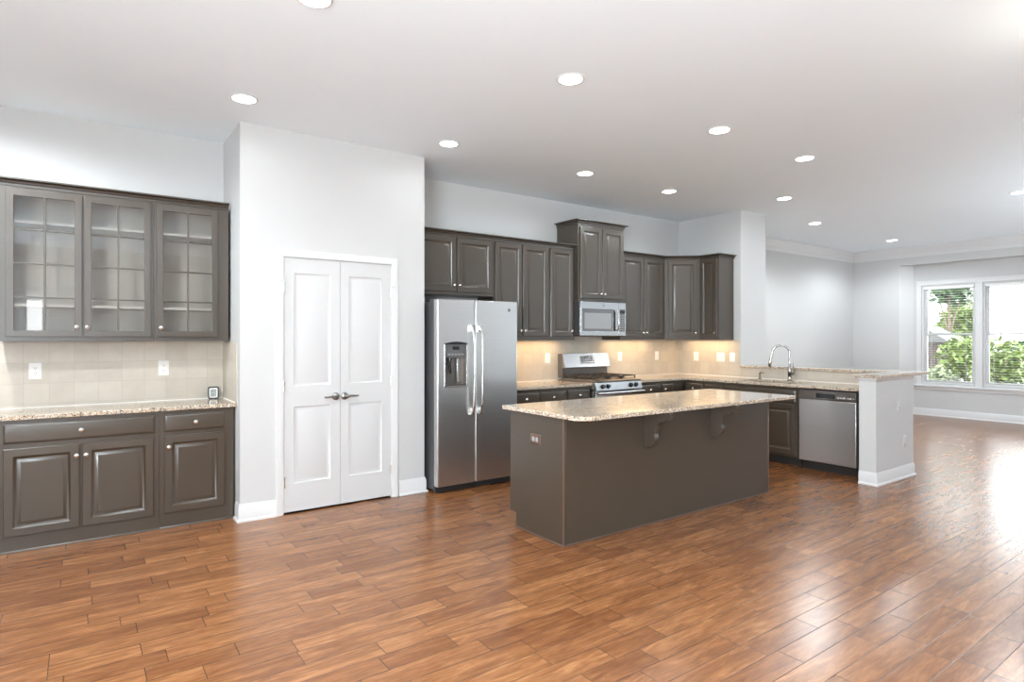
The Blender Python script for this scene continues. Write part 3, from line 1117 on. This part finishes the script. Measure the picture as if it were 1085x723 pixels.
# top view: build the L as a plate with the sink hole
for z0, z1 in ((.884, .914),):
    outer = [(5.532, YC), (PC - .05, YC), (PC, YC - .05), (PC, yd0), (XR - .0095, yd0), (XR - .0095, YB - .0095), (5.532, YB - .0095)]
    pl = bmesh.new()
    vo = [pl.verts.new((x, y, z1)) for x, y in outer]
    vh = [pl.verts.new((x, y, z1)) for x, y in ((HX0, HY0), (HX1, HY0), (HX1, HY1), (HX0, HY1))]
    eo = [pl.edges.new((vo[i], vo[(i + 1) % len(vo)])) for i in range(len(vo))]
    eh = [pl.edges.new((vh[i], vh[(i + 1) % 4])) for i in range(4)]
    bmesh.ops.triangle_fill(pl, use_beauty=True, use_dissolve=False, edges=eo + eh)
    r = bmesh.ops.extrude_face_region(pl, geom=list(pl.faces))
    for g in r['geom']:
        if isinstance(g, bmesh.types.BMVert):
            g.co.z = z0
    pl.verts.index_update()
    m.add([tuple(v.co) for v in pl.verts], [tuple(v.index for v in f.verts) for f in pl.faces])
    pl.free()
m.build('slab', MAT['granite'], t, .004)
m = M().box(5.533, XR - .014, YB - .014, YB - .0085, .9142, .920)
m.box(XR - .014, XR - .0085, yd0, YB - .014, .9142, .920)
m.build('caulk_bead', MAT['caulk'], t)

# sink
t = thing('sink', 'stainless sink bowl sunk below the peninsula counter', 'sink', ((HX0 + HX1) / 2, (HY0 + HY1) / 2, .68))
x0, x1, y0, y1 = HX0 - .004, HX1 + .004, HY0 - .004, HY1 + .004
m = M()
R4 = lambda a, b, c, d, z: [(a, c, z), (b, c, z), (b, d, z), (a, d, z)]
m.loops([R4(x0 - .02, x1 + .02, y0 - .02, y1 + .02, .8835), R4(x0, x1, y0, y1, .8835), R4(x0 + .01, x1 - .01, y0 + .01, y1 - .01, .70), R4(x0 + .03, x1 - .03, y0 + .03, y1 - .03, .69)], cap0=False)
m.build('bowl', MAT['stainless'], t)
M().lathe([(.0, 0), (.045, 0), (.045, .003), (.02, .004), (0, .002)], ((x0 + x1) / 2, (y0 + y1) / 2, .691), (0, 0, 1)).build('drain', MAT['steel_dark'], t)

# faucet
FX, FY = 6.965, 3.935
t = thing('faucet', 'tall brushed gooseneck faucet with side lever behind the sink', 'faucet', (FX, FY, .9145))
ch = MAT['chrome']
M().lathe([(.030, 0), (.031, .006), (.026, .012), (.022, .03), (.021, .07), (.0235, .075), (.0235, .15), (.018, .165), (.0145, .17), (.0, .171)], (FX, FY, .9145), (0, 0, 1), 20).build('body', ch, t)
dirv = Vector((-.55, .83, 0)).normalized()
pts = []
b0 = Vector((FX, FY, 1.08))
rad = .098
top = 1.245
pts.append(b0)
pts.append(Vector((FX, FY, 1.17)))
for i in range(0, 13):
    a = pi - pi * i / 12
    pts.append(Vector((FX, FY, top)) + dirv * (rad + rad * cos(a)) + Vector((0, 0, rad * sin(a))))
e = pts[-1]
pts.append(e + dirv * .010 + Vector((0, 0, -.05)))
M().tube(pts, .0135, 14).build('neck', ch, t)
p0 = pts[-1]
M().tube([p0 + Vector((0, 0, .02)), p0 + dirv * .012 + Vector((0, 0, -.05)), p0 + dirv * .018 + Vector((0, 0, -.10)), p0 + dirv * .020 + Vector((0, 0, -.115))], [.0145, .0185, .020, .014], 14).build('spray_head', ch, t)
side = Vector((-.2, -.98, 0)).normalized()
h0 = Vector((FX, FY, 1.00))
hm = M().tube([h0 + side * .012, h0 + side * .055], [.017, .015], 14)
hm.tube([h0 + side * .05 + Vector((0, 0, -.012)), h0 + side * .062 + Vector((0, 0, .05)), h0 + side * .060 + Vector((0, 0, .135))], [.010, .008, .009], 12)
hm.build('lever', ch, t)

t = thing('soap_dispenser', 'small bronze soap pump on the counter beside the faucet', 'soap dispenser', (6.975, 4.335, .9145))
pm = MAT['steel_dark']
M().lathe([(.020, 0), (.021, .006), (.013, .012), (.011, .05), (.0, .05)], (6.975, 4.335, .9145), (0, 0, 1), 16).build('base', pm, t)
M().tube([(6.975, 4.335, .96), (6.975, 4.335, .985), (6.968, 4.325, .995), (6.935, 4.265, 1.000), (6.928, 4.25, .994)], [.008, .011, .010, .006, .006], 12).build('spout', pm, t)

# dishwasher
t = thing('dishwasher', 'stainless dishwasher with dark control strip under the peninsula counter', 'dishwasher', (PXF, 3.525, 0), R(-90))
dw = .610
M().box(0, dw, .0, .55, .105, .872).build('tub', MAT['black_matte'], t, local=True)
M().box(.004, dw - .004, -.028, -.0005, .102, .768).build('door_panel', MAT['stainless_broad'], t, .006, local=True)
c = M().ring(.004, dw - .004, .772, .868, [(.185, .395)], [(.788, .838)], -.030, -.0005)
c.build('control_strip', MAT['steel_dark'], t, .003, local=True)
M().box(.186, .394, -.008, -.0008, .789, .837).build('handle_pocket', MAT['black_gloss'], t, local=True)
bm_ = M()
for i, (x, w, h) in enumerate(((.43, .014, .014), (.455, .02, .01), (.485, .026, .012), (.49, .018, .004), (.525, .012, .008), (.55, .024, .009), (.585, .008, .006))):
    bm_.box(x - w / 2, x + w / 2, -.0312, -.0301, .806 - h / 2 + (.012 if i == 3 else 0), .806 + h / 2 + (.012 if i == 3 else 0))
bm_.build('button_marks', MAT['button_pale'], t, local=True)
M().box(.02, dw - .02, .03, .06, .002, .100).build('kick_plate', MAT['toe_dark'], t, local=True)
t = thing('filler_panel', 'dark filler strip between the dishwasher and the half wall end', 'filler panel', (PXF, 2.913, 0), R(-90))
M().box(.002, .099, .004, .022, .001, KT).build('panel', MAT['toe_dark'], t, local=True)

# raised ledge
t = thing('granite_ledge', 'narrow raised granite bar ledge capping the half wall', 'ledge', (7.2, 3.7, 1.04))
poly_bar([(6.200, 2.615), (7.385, 2.615), (7.385, YE - .003), (PWX - .028, YE - .003), (PWX - .028, 2.850), (6.200, 2.850)], 1.0415, 1.074, MAT['granite'], 'slab', t)

# ------------------------------------------------------------------ refrigerator
FX0, FX1, FYF = 2.640, 3.542, 4.830
t = thing('refrigerator', 'stainless side-by-side refrigerator with water dispenser beside the pantry', 'refrigerator', ((FX0 + FX1) / 2, 5.2, 0))
st = MAT['stainless']
FZ0, FZ1, XS = .066, 1.790, 3.046
M().box(FX0 + .006, FX1 - .006, FYF + .082, 5.640, .03, 1.765).build('body', MAT['steel_side'], t, .004)
HXA, HXB, HZA, HZB = 2.722, 2.952, .985, 1.375
dl_ = M().ring(FX0, XS - .004, FZ0, FZ1, [(HXA, HXB)], [(HZA, HZB)], FYF, FYF + .072).build('door', MAT['stainless_broad'], t, .012, seg=3)
dr_ = M().box(XS + .004, FX1, FYF, FYF + .072, FZ0, FZ1).build('door', MAT['stainless_broad'], t, .012, seg=3)


def fridge_handle(par, x):
    m = M()
    pts, rr = [], []
    for i in range(17):
        f = i / 16
        z = .712 + (1.552 - .712) * f
        out = .018 + .040 * min(1, (1 - abs(2 * f - 1)) * 3.2) ** .6
        pts.append((x, FYF - out, z))
        rr.append((.010 if 0 < i < 16 else .009, .0125 if 0 < i < 16 else .011))
    m.tube(pts, rr, 14)
    m.box(x - .017, x + .017, FYF - .030, FYF + .001, .706, .775)
    m.box(x - .017, x + .017, FYF - .030, FYF + .001, 1.490, 1.556)
    return m.build('handle', MAT['steel_bright'], par, .004)


fridge_handle(dl_, XS - .045)
fridge_handle(dr_, XS + .045)
# dispenser
d = M()
d.ring(HXA - .010, HXB + .010, HZA - .012, HZB + .004, [(HXA + .001, HXB - .001)], [(HZA + .001, HZB - .001)], FYF - .006, FYF + .004)
d.build('dispenser_frame', MAT['steel_bright'], dl_, .002)
c = M()
c.box(HXA + .0005, HXB - .0005, FYF + .062, FYF + .068, HZA, HZB)
c.box(HXA + .0002, HXA + .006, FYF + .002, FYF + .064, HZA, HZB)
c.box(HXB - .006, HXB - .0002, FYF + .002, FYF + .064, HZA, HZB)
c.box(HXA + .006, HXB - .006, FYF + .001, FYF + .062, HZA + .0005, HZA + .018)
c.build('dispenser_cavity', MAT['steel_dark'], dl_)
M().box(HXA + .006, HXB - .006, FYF - .002, FYF + .060, 1.248, HZB - .001).build('dispenser_panel', MAT['keypad_grey'], dl_, .002)
arc = [(HXA - .010, HZB - .004)] + [(HXA - .010 + (HXB - HXA + .02) * i / 10, HZB + .006 + .016 * sin(pi * i / 10)) for i in range(11)] + [(HXB + .010, HZB - .004)]
M().prism(arc, 'y', FYF - .010, FYF - .001).build('dispenser_hood', MAT['black_gloss'], dl_)
m = M().box(2.800, 2.868, FYF - .0035, FYF - .002, 1.322, 1.352)
m.build('dispenser_display', MAT['black_gloss'], dl_)
m = M()
for i in range(5):
    m.box(2.748 + i * .036, 2.772 + i * .036, FYF - .0032, FYF - .002, 1.272, 1.286)
m.build('dispenser_buttons', MAT['mid_glass'], dl_)
m = M().tube([(2.790, FYF + .03, 1.245), (2.782, FYF + .03, 1.19), (2.795, FYF + .035, 1.10)], [.018, .016, .010], 12)
m.build('ice_paddle', MAT['black_gloss'], dl_)
m = M().box(2.866, 2.892, FYF + .034, FYF + .042, 1.015, 1.245)
m.build('water_paddle', MAT['steel_bright'], dl_, .003)
# emblem: a ring around a small disc
e = M().lathe([(.0165, 0), (.0165, .002), (.0135, .0025), (.0135, .001), (.010, .001), (.010, .0022), (0, .0022)], (3.440, FYF, 1.705), (0, -1, 0), 24)
e.build('emblem', MAT['steel_dark'], dr_)
g = M().box(FX0 + .01, FX1 - .01, FYF + .055, FYF + .10, .006, .060)
g.build('base_grille', MAT['black_matte'], t, .002)
m = M()
for x in (FX0 + .035, FX1 - .035):
    m.cyl((x, FYF + .085, .0005), (x, FYF + .085, .03), .022, n=14)
m.build('levelling_feet', MAT['black_matte'], t)
m = M()
for x in (FX0 + .012, FX1 - .088):
    m.box(x, x + .076, FYF + .05, FYF + .16, 1.7655, 1.792)
m.build('hinge_cover', MAT['steel_side'], t, .004)

# ------------------------------------------------------------------ range
X0, X1 = 4.766, 5.527
RF = 4.985
t = thing('gas_range', 'stainless gas range with cast iron grates, set into the back counter', 'range', ((X0 + X1) / 2, 5.3, 0))
M().box(X0, X1, RF + .057, 5.655, .09, .918).build('body', MAT['steel_dark'], t, .003)
M().box(X0 + .02, X1 - .02, RF + .11, 5.6, .001, .089).build('kick_plate', MAT['toe_dark'], t)
M().prism([(RF + .014, .9186), (RF + .014, .936), (RF + .04, .946), (5.60, .946), (5.60, .9186)], 'x', X0 + .001, X1 - .001).build('cooktop', MAT['steel_dark'], t, .003)
M().prism([(RF + .018, .918), (RF + .056, .918), (RF + .056, .826), (RF - .006, .826)], 'x', X0, X1).build('control_panel', MAT['stainless_range'], t, .003)
cpn = Vector((0, -.092, .024)).normalized()
for x in (4.872, 4.958, 5.335, 5.421):
    o_ = Vector((x, RF + .006, .872))
    k = M().lathe([(.028, -.002), (.028, .004), (.023, .006), (.021, .026), (.019, .029), (0, .029)], o_, cpn, 20)
    k.build('burner_knob', MAT['black_gloss'], t)
dd = M().box(X0 + .003, X1 - .003, RF + .012, RF + .053, .275, .818).build('oven_door', MAT['stainless'], t, .004)
M().box(X0 + .12, X1 - .12, RF + .009, RF + .014, .40, .64).build('oven_window', MAT['black_gloss'], dd, .002)
hh = M().tube([(X0 + .0, RF - .035, .796), (X1 - .0, RF - .035, .796)], [(.016, .012), (.016, .012)], 14)
for x in (X0 + .06, X1 - .06):
    hh.cyl((x, RF - .035, .796), (x, RF + .013, .796), .011, n=12)
hh.build('oven_handle', MAT['steel_bright'], dd)
M().box(X0 + .003, X1 - .003, RF + .012, RF + .053, .095, .268).build('warming_drawer', MAT['stainless'], t, .004)
# back guard: dark riser with an overhanging slanted steel panel
bg = M().box(X0 + .002, X1 - .002, 5.575, 5.660, .9465, 1.236).build('backguard', MAT['steel_dark'], t, .003)
sp_ = M()
sp_.prism([(5.571, 1.242), (5.520, 1.072), (5.524, 1.064), (5.574, 1.064), (5.574, 1.242)], 'x', X0 - .002, X1 + .002)
sp_.build('backguard_panel', MAT['stainless_range'], bg, .003)
n2 = Vector((0, -.170, .051)).normalized()


def on_panel(x0, x1, z0, z1, out, mat, name, par):
    def P(x, z, o):
        y = 5.571 - .051 * (1.242 - z) / .170
        return (x, y + n2.y * o, z + n2.z * o)
    q = lambda o: [P(x0, z0, o), P(x1, z0, o), P(x1, z1, o), P(x0, z1, o)]
    return M().loops([q(-.001), q(out)]).build(name, MAT[mat], par)


dp = on_panel(5.020, 5.262, 1.108, 1.214, .0025, 'button_pale', 'display_surround', bg)
on_panel(5.032, 5.250, 1.116, 1.206, .0035, 'keypad_grey', 'display_keypad', dp)
on_panel(5.100, 5.175, 1.165, 1.198, .0042, 'black_gloss', 'clock_display', dp)
m = M()


def on_panel_m(m, x0, x1, z0, z1, out):
    def P(x, z, o):
        y = 5.571 - .051 * (1.242 - z) / .170
        return (x, y + n2.y * o, z + n2.z * o)
    m.loops([[P(x0, z0, .003), P(x1, z0, .003), P(x1, z1, .003), P(x0, z1, .003)], [P(x0, z0, out), P(x1, z0, out), P(x1, z1, out), P(x0, z1, out)]])


for r_ in range(3):
    for c_ in range(6):
        x = 5.040 + c_ * .036
        if 1 < c_ < 4 and r_ == 2:
            continue
        on_panel_m(m, x, x + .022, 1.124 + r_ * .027, 1.138 + r_ * .027, .0042)
m.build('keypad_buttons', MAT['mid_glass'], dp)
# grates and burners
for gx0, gx1 in ((X0 + .03, X0 + .265), (X0 + .272, X1 - .272), (X1 - .265, X1 - .03)):
    g = M()
    gy0, gy1, zt = RF + .085, 5.545, .984
    b = .0065
    for y in (gy0, (gy0 + gy1) / 2, gy1):
        g.box(gx0, gx1, y - b, y + b, zt - .012, zt)
    for x in (gx0 + b, gx1 - b):
        g.box(x - b, x + b, gy0 + b + .0002, (gy0 + gy1) / 2 - b - .0002, zt - .012, zt)
        g.box(x - b, x + b, (gy0 + gy1) / 2 + b + .0002, gy1 - b - .0002, zt - .012, zt)
    xc = (gx0 + gx1) / 2
    for yc in ((gy0 * 3 + gy1) / 4, (gy0 + 3 * gy1) / 4):
        for a in range(4):
            dx, dy = ((1, 0), (0, 1), (-1, 0), (0, -1))[a]
            L_ = (gx1 - gx0) / 2 - .02 if dx else (gy1 - gy0) / 4 - .01
            g.box(min(xc + dx * .03, xc + dx * L_) - (b * .8 if dy else 0), max(xc + dx * .03, xc + dx * L_) + (b * .8 if dy else 0),
                  min(yc + dy * .03, yc + dy * L_) - (b * .8 if dx else 0), max(yc + dy * .03, yc + dy * L_) + (b * .8 if dx else 0), zt - .010, zt + .004)
    for x in (gx0 + b, gx1 - b):
        for y in (gy0, gy1):
            g.box(x - b, x + b, y - b, y + b, .9465, zt - .0125)
    g.build('grate', MAT['cast_iron'], t)
    for yc in ((gy0 * 3 + gy1) / 4, (gy0 + 3 * gy1) / 4):
        M().lathe([(.045, 0), (.045, .008), (.034, .010), (.034, .018), (.030, .021), (0, .021)], (xc, yc, .9463), (0, 0, 1), 20).build('burner', MAT['cast_iron'], t)

# ------------------------------------------------------------------ microwave
MZ0, MZ1, MF = 1.452, 1.866, 5.250
t = thing('microwave', 'stainless over-range microwave under the raised two-door cabinet', 'microwave', ((X0 + X1) / 2, 5.45, MZ0))
mx0, mx1 = 4.766, 5.526
M().box(mx0, mx1, MF + .026, YT - .001, MZ0 + .012, MZ1).build('body', MAT['steel_side'], t, .002)
wx0, wx1, wz0, wz1 = 4.800, 5.305, 1.512, 1.775
dm = M().ring(mx0, 5.400, MZ0 + .006, MZ1 - .002, [(wx0, wx1)], [(wz0, wz1)], MF, MF + .024).build('door', MAT['stainless'], t, .004)
M().box(wx0 + .0005, wx1 - .0005, MF + .004, MF + .012, wz0 + .0005, wz1 - .0005).build('window_surround', MAT['dark_glass'], dm)
M().box(wx0 + .035, wx1 - .03, MF + .0025, MF + .0045, wz0 + .03, wz1 - .045).build('window', MAT['mid_glass'], dm)
M().ring(5.402, mx1, MZ0 + .006, MZ1 - .002, [(5.418, mx1 - .014)], [(wz0 - .002, wz1 + .004)], MF, MF + .024).build('control_panel', MAT['stainless'], t, .003)
kp = M().box(5.4185, mx1 - .0145, MF + .002, MF + .02, wz0 - .0015, wz1 + .0035).build('keypad', MAT['keypad_grey'], t)
m = M()
for r_ in range(7):
    for c_ in range(3):
        x = 5.428 + c_ * .029
        z = 1.525 + r_ * .029
        m.box(x, x + .02, MF + .0008, MF + .0022, z, z + .016)
m.build('keypad_buttons', MAT['mid_glass'], kp)
M().box(5.424, mx1 - .02, MF + .0008, MF + .0022, 1.738, 1.770).build('clock_display', MAT['black_gloss'], kp)
h_ = M()
h_.tube([(5.362, MF - .012, 1.520), (5.362, MF - .040, 1.545), (5.362, MF - .044, 1.64), (5.362, MF - .040, 1.735), (5.362, MF - .012, 1.762)], [(.010, .016)] * 5, 14)
h_.box(5.348, 5.376, MF - .016, MF + .001, 1.512, 1.53)
h_.box(5.348, 5.376, MF - .016, MF + .001, 1.752, 1.77)
h_.build('handle', MAT['steel_bright'], dm)
M().box(5.308, 5.342, MF - .001, MF + .002, wz0, wz1).build('handle_recess', MAT['black_gloss'], dm)
M().lathe([(.012, 0), (.012, .0015), (.0095, .002), (.0095, .001), (.006, .001), (.006, .0018), (0, .0018)], (5.146, MF, 1.822), (0, -1, 0), 20).build('emblem', MAT['steel_dark'], dm)
M().box(mx0 + .02, mx1 - .02, MF + .03, YT - .02, MZ0, MZ0 + .0115).build('vent_base', MAT['black_matte'], t)

# ------------------------------------------------------------------ island
IX0, IX1, IY0, IY1 = 2.683, 5.168, 3.1265, 3.750
t = thing('kitchen_island', 'dark panelled island cabinet under its own granite top', 'island', ((IX0 + IX1) / 2, (IY0 + IY1) / 2, 0))
IT = .8825
M().box(IX0 + .02, IX1 - .02, IY0 + .014, IY1 - .001, .105, IT).build('body', CP, t)
M().box(IX0 + .02, IX1 - .02, IY0 + .014, IY1 - .076, .001, .1045).build('toe_kick', MAT['toe_dark'], t)
for x0, x1 in ((IX0, IX0 + .0195), (IX1 - .0195, IX1)):
    M().prism([(IY0 + .0005, .001), (IY1 - .075, .001), (IY1 - .075, .112), (IY1, .112), (IY1, IT), (IY0 + .0005, IT)], 'x', x0, x1).build('end_panel', CP, t, .0015)
M().box(IX0 + .0205, IX1 - .0205, IY0, IY0 + .0135, .001, IT).build('back_panel', CP, t, .001)
m = M()
m.box(IX0 - .004, IX0 + .006, IY0 - .004, IY0 + .006, .0005, IT)
m.box(IX1 - .006, IX1 + .004, IY0 - .004, IY0 + .006, .0005, IT)
m.build('corner_strip', MAT['bronze_plate'], t, .002)
m = M()
m.box(IX0 + .008, IX1 - .008, IY0 - .009, IY0 - .0002, .0005, .012)
m.box(IX0 - .009, IX0 - .0002, IY0 + .008, IY1 - .076, .0005, .012)
m.build('floor_strip', MAT['bronze_plate'], t, .003)
# doors on the working side
for i in range(4):
    a = IX0 + .03 + i * .609
    dq = M().raised(-(a + .595), -a, .135, .690, -IY1, .02).xf(Matrix.Rotation(pi, 4, 'Z')).build('door', CP, t)
    M().lathe([(.006, 0), (.005, .010), (.0155, .017), (.016, .021), (.006, .028), (0, .029)], (a + .55, IY1 + .02, .63), (0, 1, 0), 16).build('knob', MAT['nickel'], dq)
    dq = M().raised(-(a + .595), -a, .715, .848, -IY1, .02, chain=[(0, 0), (0, .012), (.005, .015), (.013, .0195), (.017, .020)]).xf(Matrix.Rotation(pi, 4, 'Z')).build('drawer', CP, t)
    M().lathe([(.006, 0), (.005, .010), (.0155, .017), (.016, .021), (.006, .028), (0, .029)], (a + .30, IY1 + .02, .78), (0, 1, 0), 16).build('knob', MAT['nickel'], dq)


def corbel(x):
    """scrolled bracket, profile in the (y,z) plane: d = distance out from the panel, h = height below the top"""
    prof = [(0, 0), (.245, 0), (.247, -.018), (.240, -.040), (.222, -.056), (.196, -.062), (.166, -.068), (.138, -.086), (.118, -.112),
            (.108, -.140), (.106, -.160), (.100, -.172), (.104, -.184), (.110, -.200), (.108, -.222), (.094, -.246), (.070, -.266), (.040, -.280), (.015, -.287), (0, -.288)]
    return M().prism([(IY0 - .0005 - d, IT + h) for d, h in prof], 'x', x, x + .042).build('corbel', CP, t, .002)


corbel(3.489)
corbel(4.307)
plate('duplex', '', (IX0 - .0002, 3.432, .697), R(-90), None, mat='bronze_plate', parent=t, roll=R(90))

t = thing('granite_worktop', 'large speckled granite slab with clipped corners topping the island', 'worktop', ((IX0 + IX1) / 2, 3.35, .884))
TX0, TX1, TY0, TY1 = 2.640, 5.225, 2.892, 3.806
c = .075
poly_bar([(TX0 + c, TY0), (TX1 - .01, TY0), (TX1, TY0 + .01), (TX1, TY1 - .01), (TX1 - .01, TY1), (TX0 + .01, TY1), (TX0, TY1 - .01), (TX0, TY0 + c)], .884, .914, MAT['granite'], 'slab', t)

# ------------------------------------------------------------------ recessed ceiling lights
def can_light():
    t = thing('ceiling_light', '', 'ceiling light', (0, 0, H), 0, 'recessed ceiling lights')
    M().lathe([(.076, -.0005), (.089, -.0005), (.091, -.003), (.088, -.007), (.080, -.009), (.076, -.007)], (0, 0, 0), (0, 0, 1), 32).build('trim_ring', tp, t, local=True)
    M().lathe([(.0755, -.001), (.0755, -.007), (.06, -.011), (0, -.013)], (0, 0, 0), (0, 0, 1), 32).build('lens', MAT['lamp_lens'], t, local=True)
    return t


CANS = [((.940, 4.523), 'round recessed ceiling light in front of the pantry, above its left corner'),
        ((.943, 2.985), 'round recessed ceiling light cut by the top picture edge'),
        ((2.592, 4.536), 'round recessed ceiling light above the refrigerator side of the pantry wall'),
        ((2.588, 2.946), 'large bright recessed ceiling light alone above the near island end'),
        ((4.189, 4.544), 'round recessed ceiling light in front of the raised cabinet over the microwave'),
        ((4.198, 2.963), 'round recessed ceiling light above the far island end'),
        ((5.480, 4.536), 'round recessed ceiling light in front of the corner cabinets'),
        ((5.503, 2.965), 'round recessed ceiling light above the dishwasher, past the island'),
        ((6.881, 3.957), 'round recessed ceiling light above the sink'),
        ((8.741, 4.555), 'small recessed ceiling light beyond the kitchen wall end, near the crown moulding'),
        ((11.329, 4.572), 'flattest recessed ceiling light, near the far corner of the crown moulding'),
        ((8.789, 2.209), 'recessed ceiling light at the right picture edge')]
proto = can_light()
ld = bpy.data.lights.new('can_beam', 'SPOT')
ld.energy = CAN_W
ld.color = (0.91, 0.985, 1.03)
ld.spot_size = R(172)
ld.spot_blend = 0.45
ld.shadow_soft_size = 0.06
ld2 = ld.copy()
ld2.energy = CAN_W * 11.0
ld2.shadow_soft_size = 0.2
ld4 = ld.copy()
ld4.energy = CAN_W * 5.6
for i, ((x, y), lab) in enumerate(CANS):
    if i == 0:
        r = proto
    else:
        r = proto.copy()
        COL.objects.link(r)
        for ch_ in list(proto.children):
            c2 = ch_.copy()
            COL.objects.link(c2)
            c2.parent = r
    r.location = (x, y, H)
    r['label'] = lab
    lo = bpy.data.objects.new('can_beam', ld2 if i > 8 else ld4 if i in (4, 6, 8) else ld)
    COL.objects.link(lo)
    lo.location = (x, y, H - (.03 if i < 9 else .22))

# the same row of lamps goes on over the part of the room that lies left of the picture
ld3 = ld.copy()
ld3.energy = CAN_W * 24.0
for x, y in ((-.71, 4.53), (-.71, 2.96), (.94, -.18)):
    lo = bpy.data.objects.new('can_beam', ld3)
    COL.objects.link(lo)
    lo.location = (x, y, H - .03)

# ------------------------------------------------------------------ outside the bay
struct(M().box(13.2, 60, -30, 40, -.35, -.30), 'ground_outside', MAT['grass'])


def leaves(name, centre, size, n, mat, leaf=.09, lobes=5):
    m = M()
    cs = []
    for i in range(lobes):
        a = random.uniform(0, 2 * pi)
        cs.append((Vector((cos(a) * size[0] * .45 * random.random(), sin(a) * size[1] * .45 * random.random(), random.uniform(-.4, .4) * size[2])), random.uniform(.5, .75)))
    for i in range(n):
        c_, s_ = random.choice(cs)
        d = Vector((random.gauss(0, 1), random.gauss(0, 1), random.gauss(0, 1))).normalized() * (random.random() ** .35)
        p = Vector(centre) + c_ + Vector((d.x * size[0], d.y * size[1], d.z * size[2])) * s_
        u = Vector((random.gauss(0, 1), random.gauss(0, 1), random.gauss(0, .6))).normalized()
        w = u.cross(Vector((random.gauss(0, 1), random.gauss(0, 1), random.gauss(0, 1)))).normalized()
        l = leaf * random.uniform(.6, 1.3)
        m.add([p - u * l, p + w * l * .45, p + u * l, p - w * l * .45], [(0, 1, 2, 3)])
    return m


def plant(name, label, cat, x, y, zc, size, n, mat, leaf, group):
    t = thing(name, label, cat, (x, y, -.3), 0, group)
    leaves(name, (x, y, zc), size, n, mat, leaf).build('foliage', MAT[mat], t)
    tr = M().tube([(x, y, -.3), (x + .05, y, zc * .4), (x, y + .05, zc)], [.09 if size[2] > 1 else .04, .07 if size[2] > 1 else .03, .03], 8)
    for k in range(4):
        a = k * 1.6 + .4
        tr.tube([(x, y, zc * .5), (x + cos(a) * size[0] * .5, y + sin(a) * size[1] * .5, zc + size[2] * .3)], [.03, .01], 6)
    tr.build('trunk', MAT['bark'], t)
    return t


GP = 'shrubs outside the bay windows'
plant('garden_shrub', 'pale green shrub low outside the window nearest the bay corner', 'shrub', 15.3, 5.15, .40, (.55, .50, .55), 700, 'leaf_pale', .07, GP)
plant('garden_shrub', 'bright green shrub outside the window beside the mullion', 'shrub', 16.6, 5.15, .85, (.70, .55, .85), 1000, 'leaf_bright', .08, GP)
plant('garden_shrub', 'deep green shrub outside the picture-edge window', 'shrub', 15.8, 4.25, .75, (.7, .6, .8), 1000, 'leaf_bright', .08, GP)
plant('garden_shrub', 'tall deep green shrub behind the one outside the picture-edge window', 'shrub', 17.2, 4.1, .95, (.8, .9, .9), 1100, 'leaf_deep', .08, GP)
GT = 'trees outside the bay windows'
plant('garden_tree', 'green tree crown seen in the upper pane beside the mullion', 'tree', 20.5, 6.75, 3.0, (1.2, .75, .9), 1500, 'leaf_deep', .11, GT)
plant('garden_tree', 'yellow-green tree seen behind the blind beside the mullion', 'tree', 22.5, 7.2, 1.9, (1.2, .75, 1.0), 1500, 'leaf_bright', .11, GT)
plant('garden_tree', 'green tree tip in the upper corner of the picture-edge window', 'tree', 24.0, 7.15, 3.6, (1.0, .5, .6), 900, 'leaf_deep', .11, GT)
# white house far left and brown shed
t = thing('white_house', 'white sided house seen through the window nearest the bay corner', 'house', (26, 9.8, -.3))
M().prism([(8.55, -.3), (11.5, -.3), (11.5, 4.8), (10.0, 6.2), (8.55, 4.8)], 'x', 24, 30).build('wall', MAT['siding_white'], t)
m = M()
m.loops([[(23.8, 8.3, 4.5), (23.8, 10.0, 6.25), (23.8, 10.0, 6.40), (23.8, 8.2, 4.6)], [(30.2, 8.3, 4.5), (30.2, 10.0, 6.25), (30.2, 10.0, 6.40), (30.2, 8.2, 4.6)]])
m.loops([[(23.8, 11.7, 4.5), (23.8, 10.0, 6.25), (23.8, 10.0, 6.40), (23.8, 11.8, 4.6)], [(30.2, 11.7, 4.5), (30.2, 10.0, 6.25), (30.2, 10.0, 6.40), (30.2, 11.8, 4.6)]])
m.build('roof', MAT['roof_grey'], t)
t = thing('garden_shed', 'brown boarded shed low behind the blind nearest the bay corner', 'shed', (18.3, 6.3, -.3))
m = M()
for i in range(9):
    y = 5.95 + i * .12
    m.box(17.9, 18.9, y, y + .112, -.3, 1.35)
m.build('boards', MAT['shed_brown'], t)
M().prism([(5.85, 1.32), (7.15, 1.32), (6.5, 1.75)], 'x', 17.8, 19.0).build('roof', MAT['roof_grey'], t)
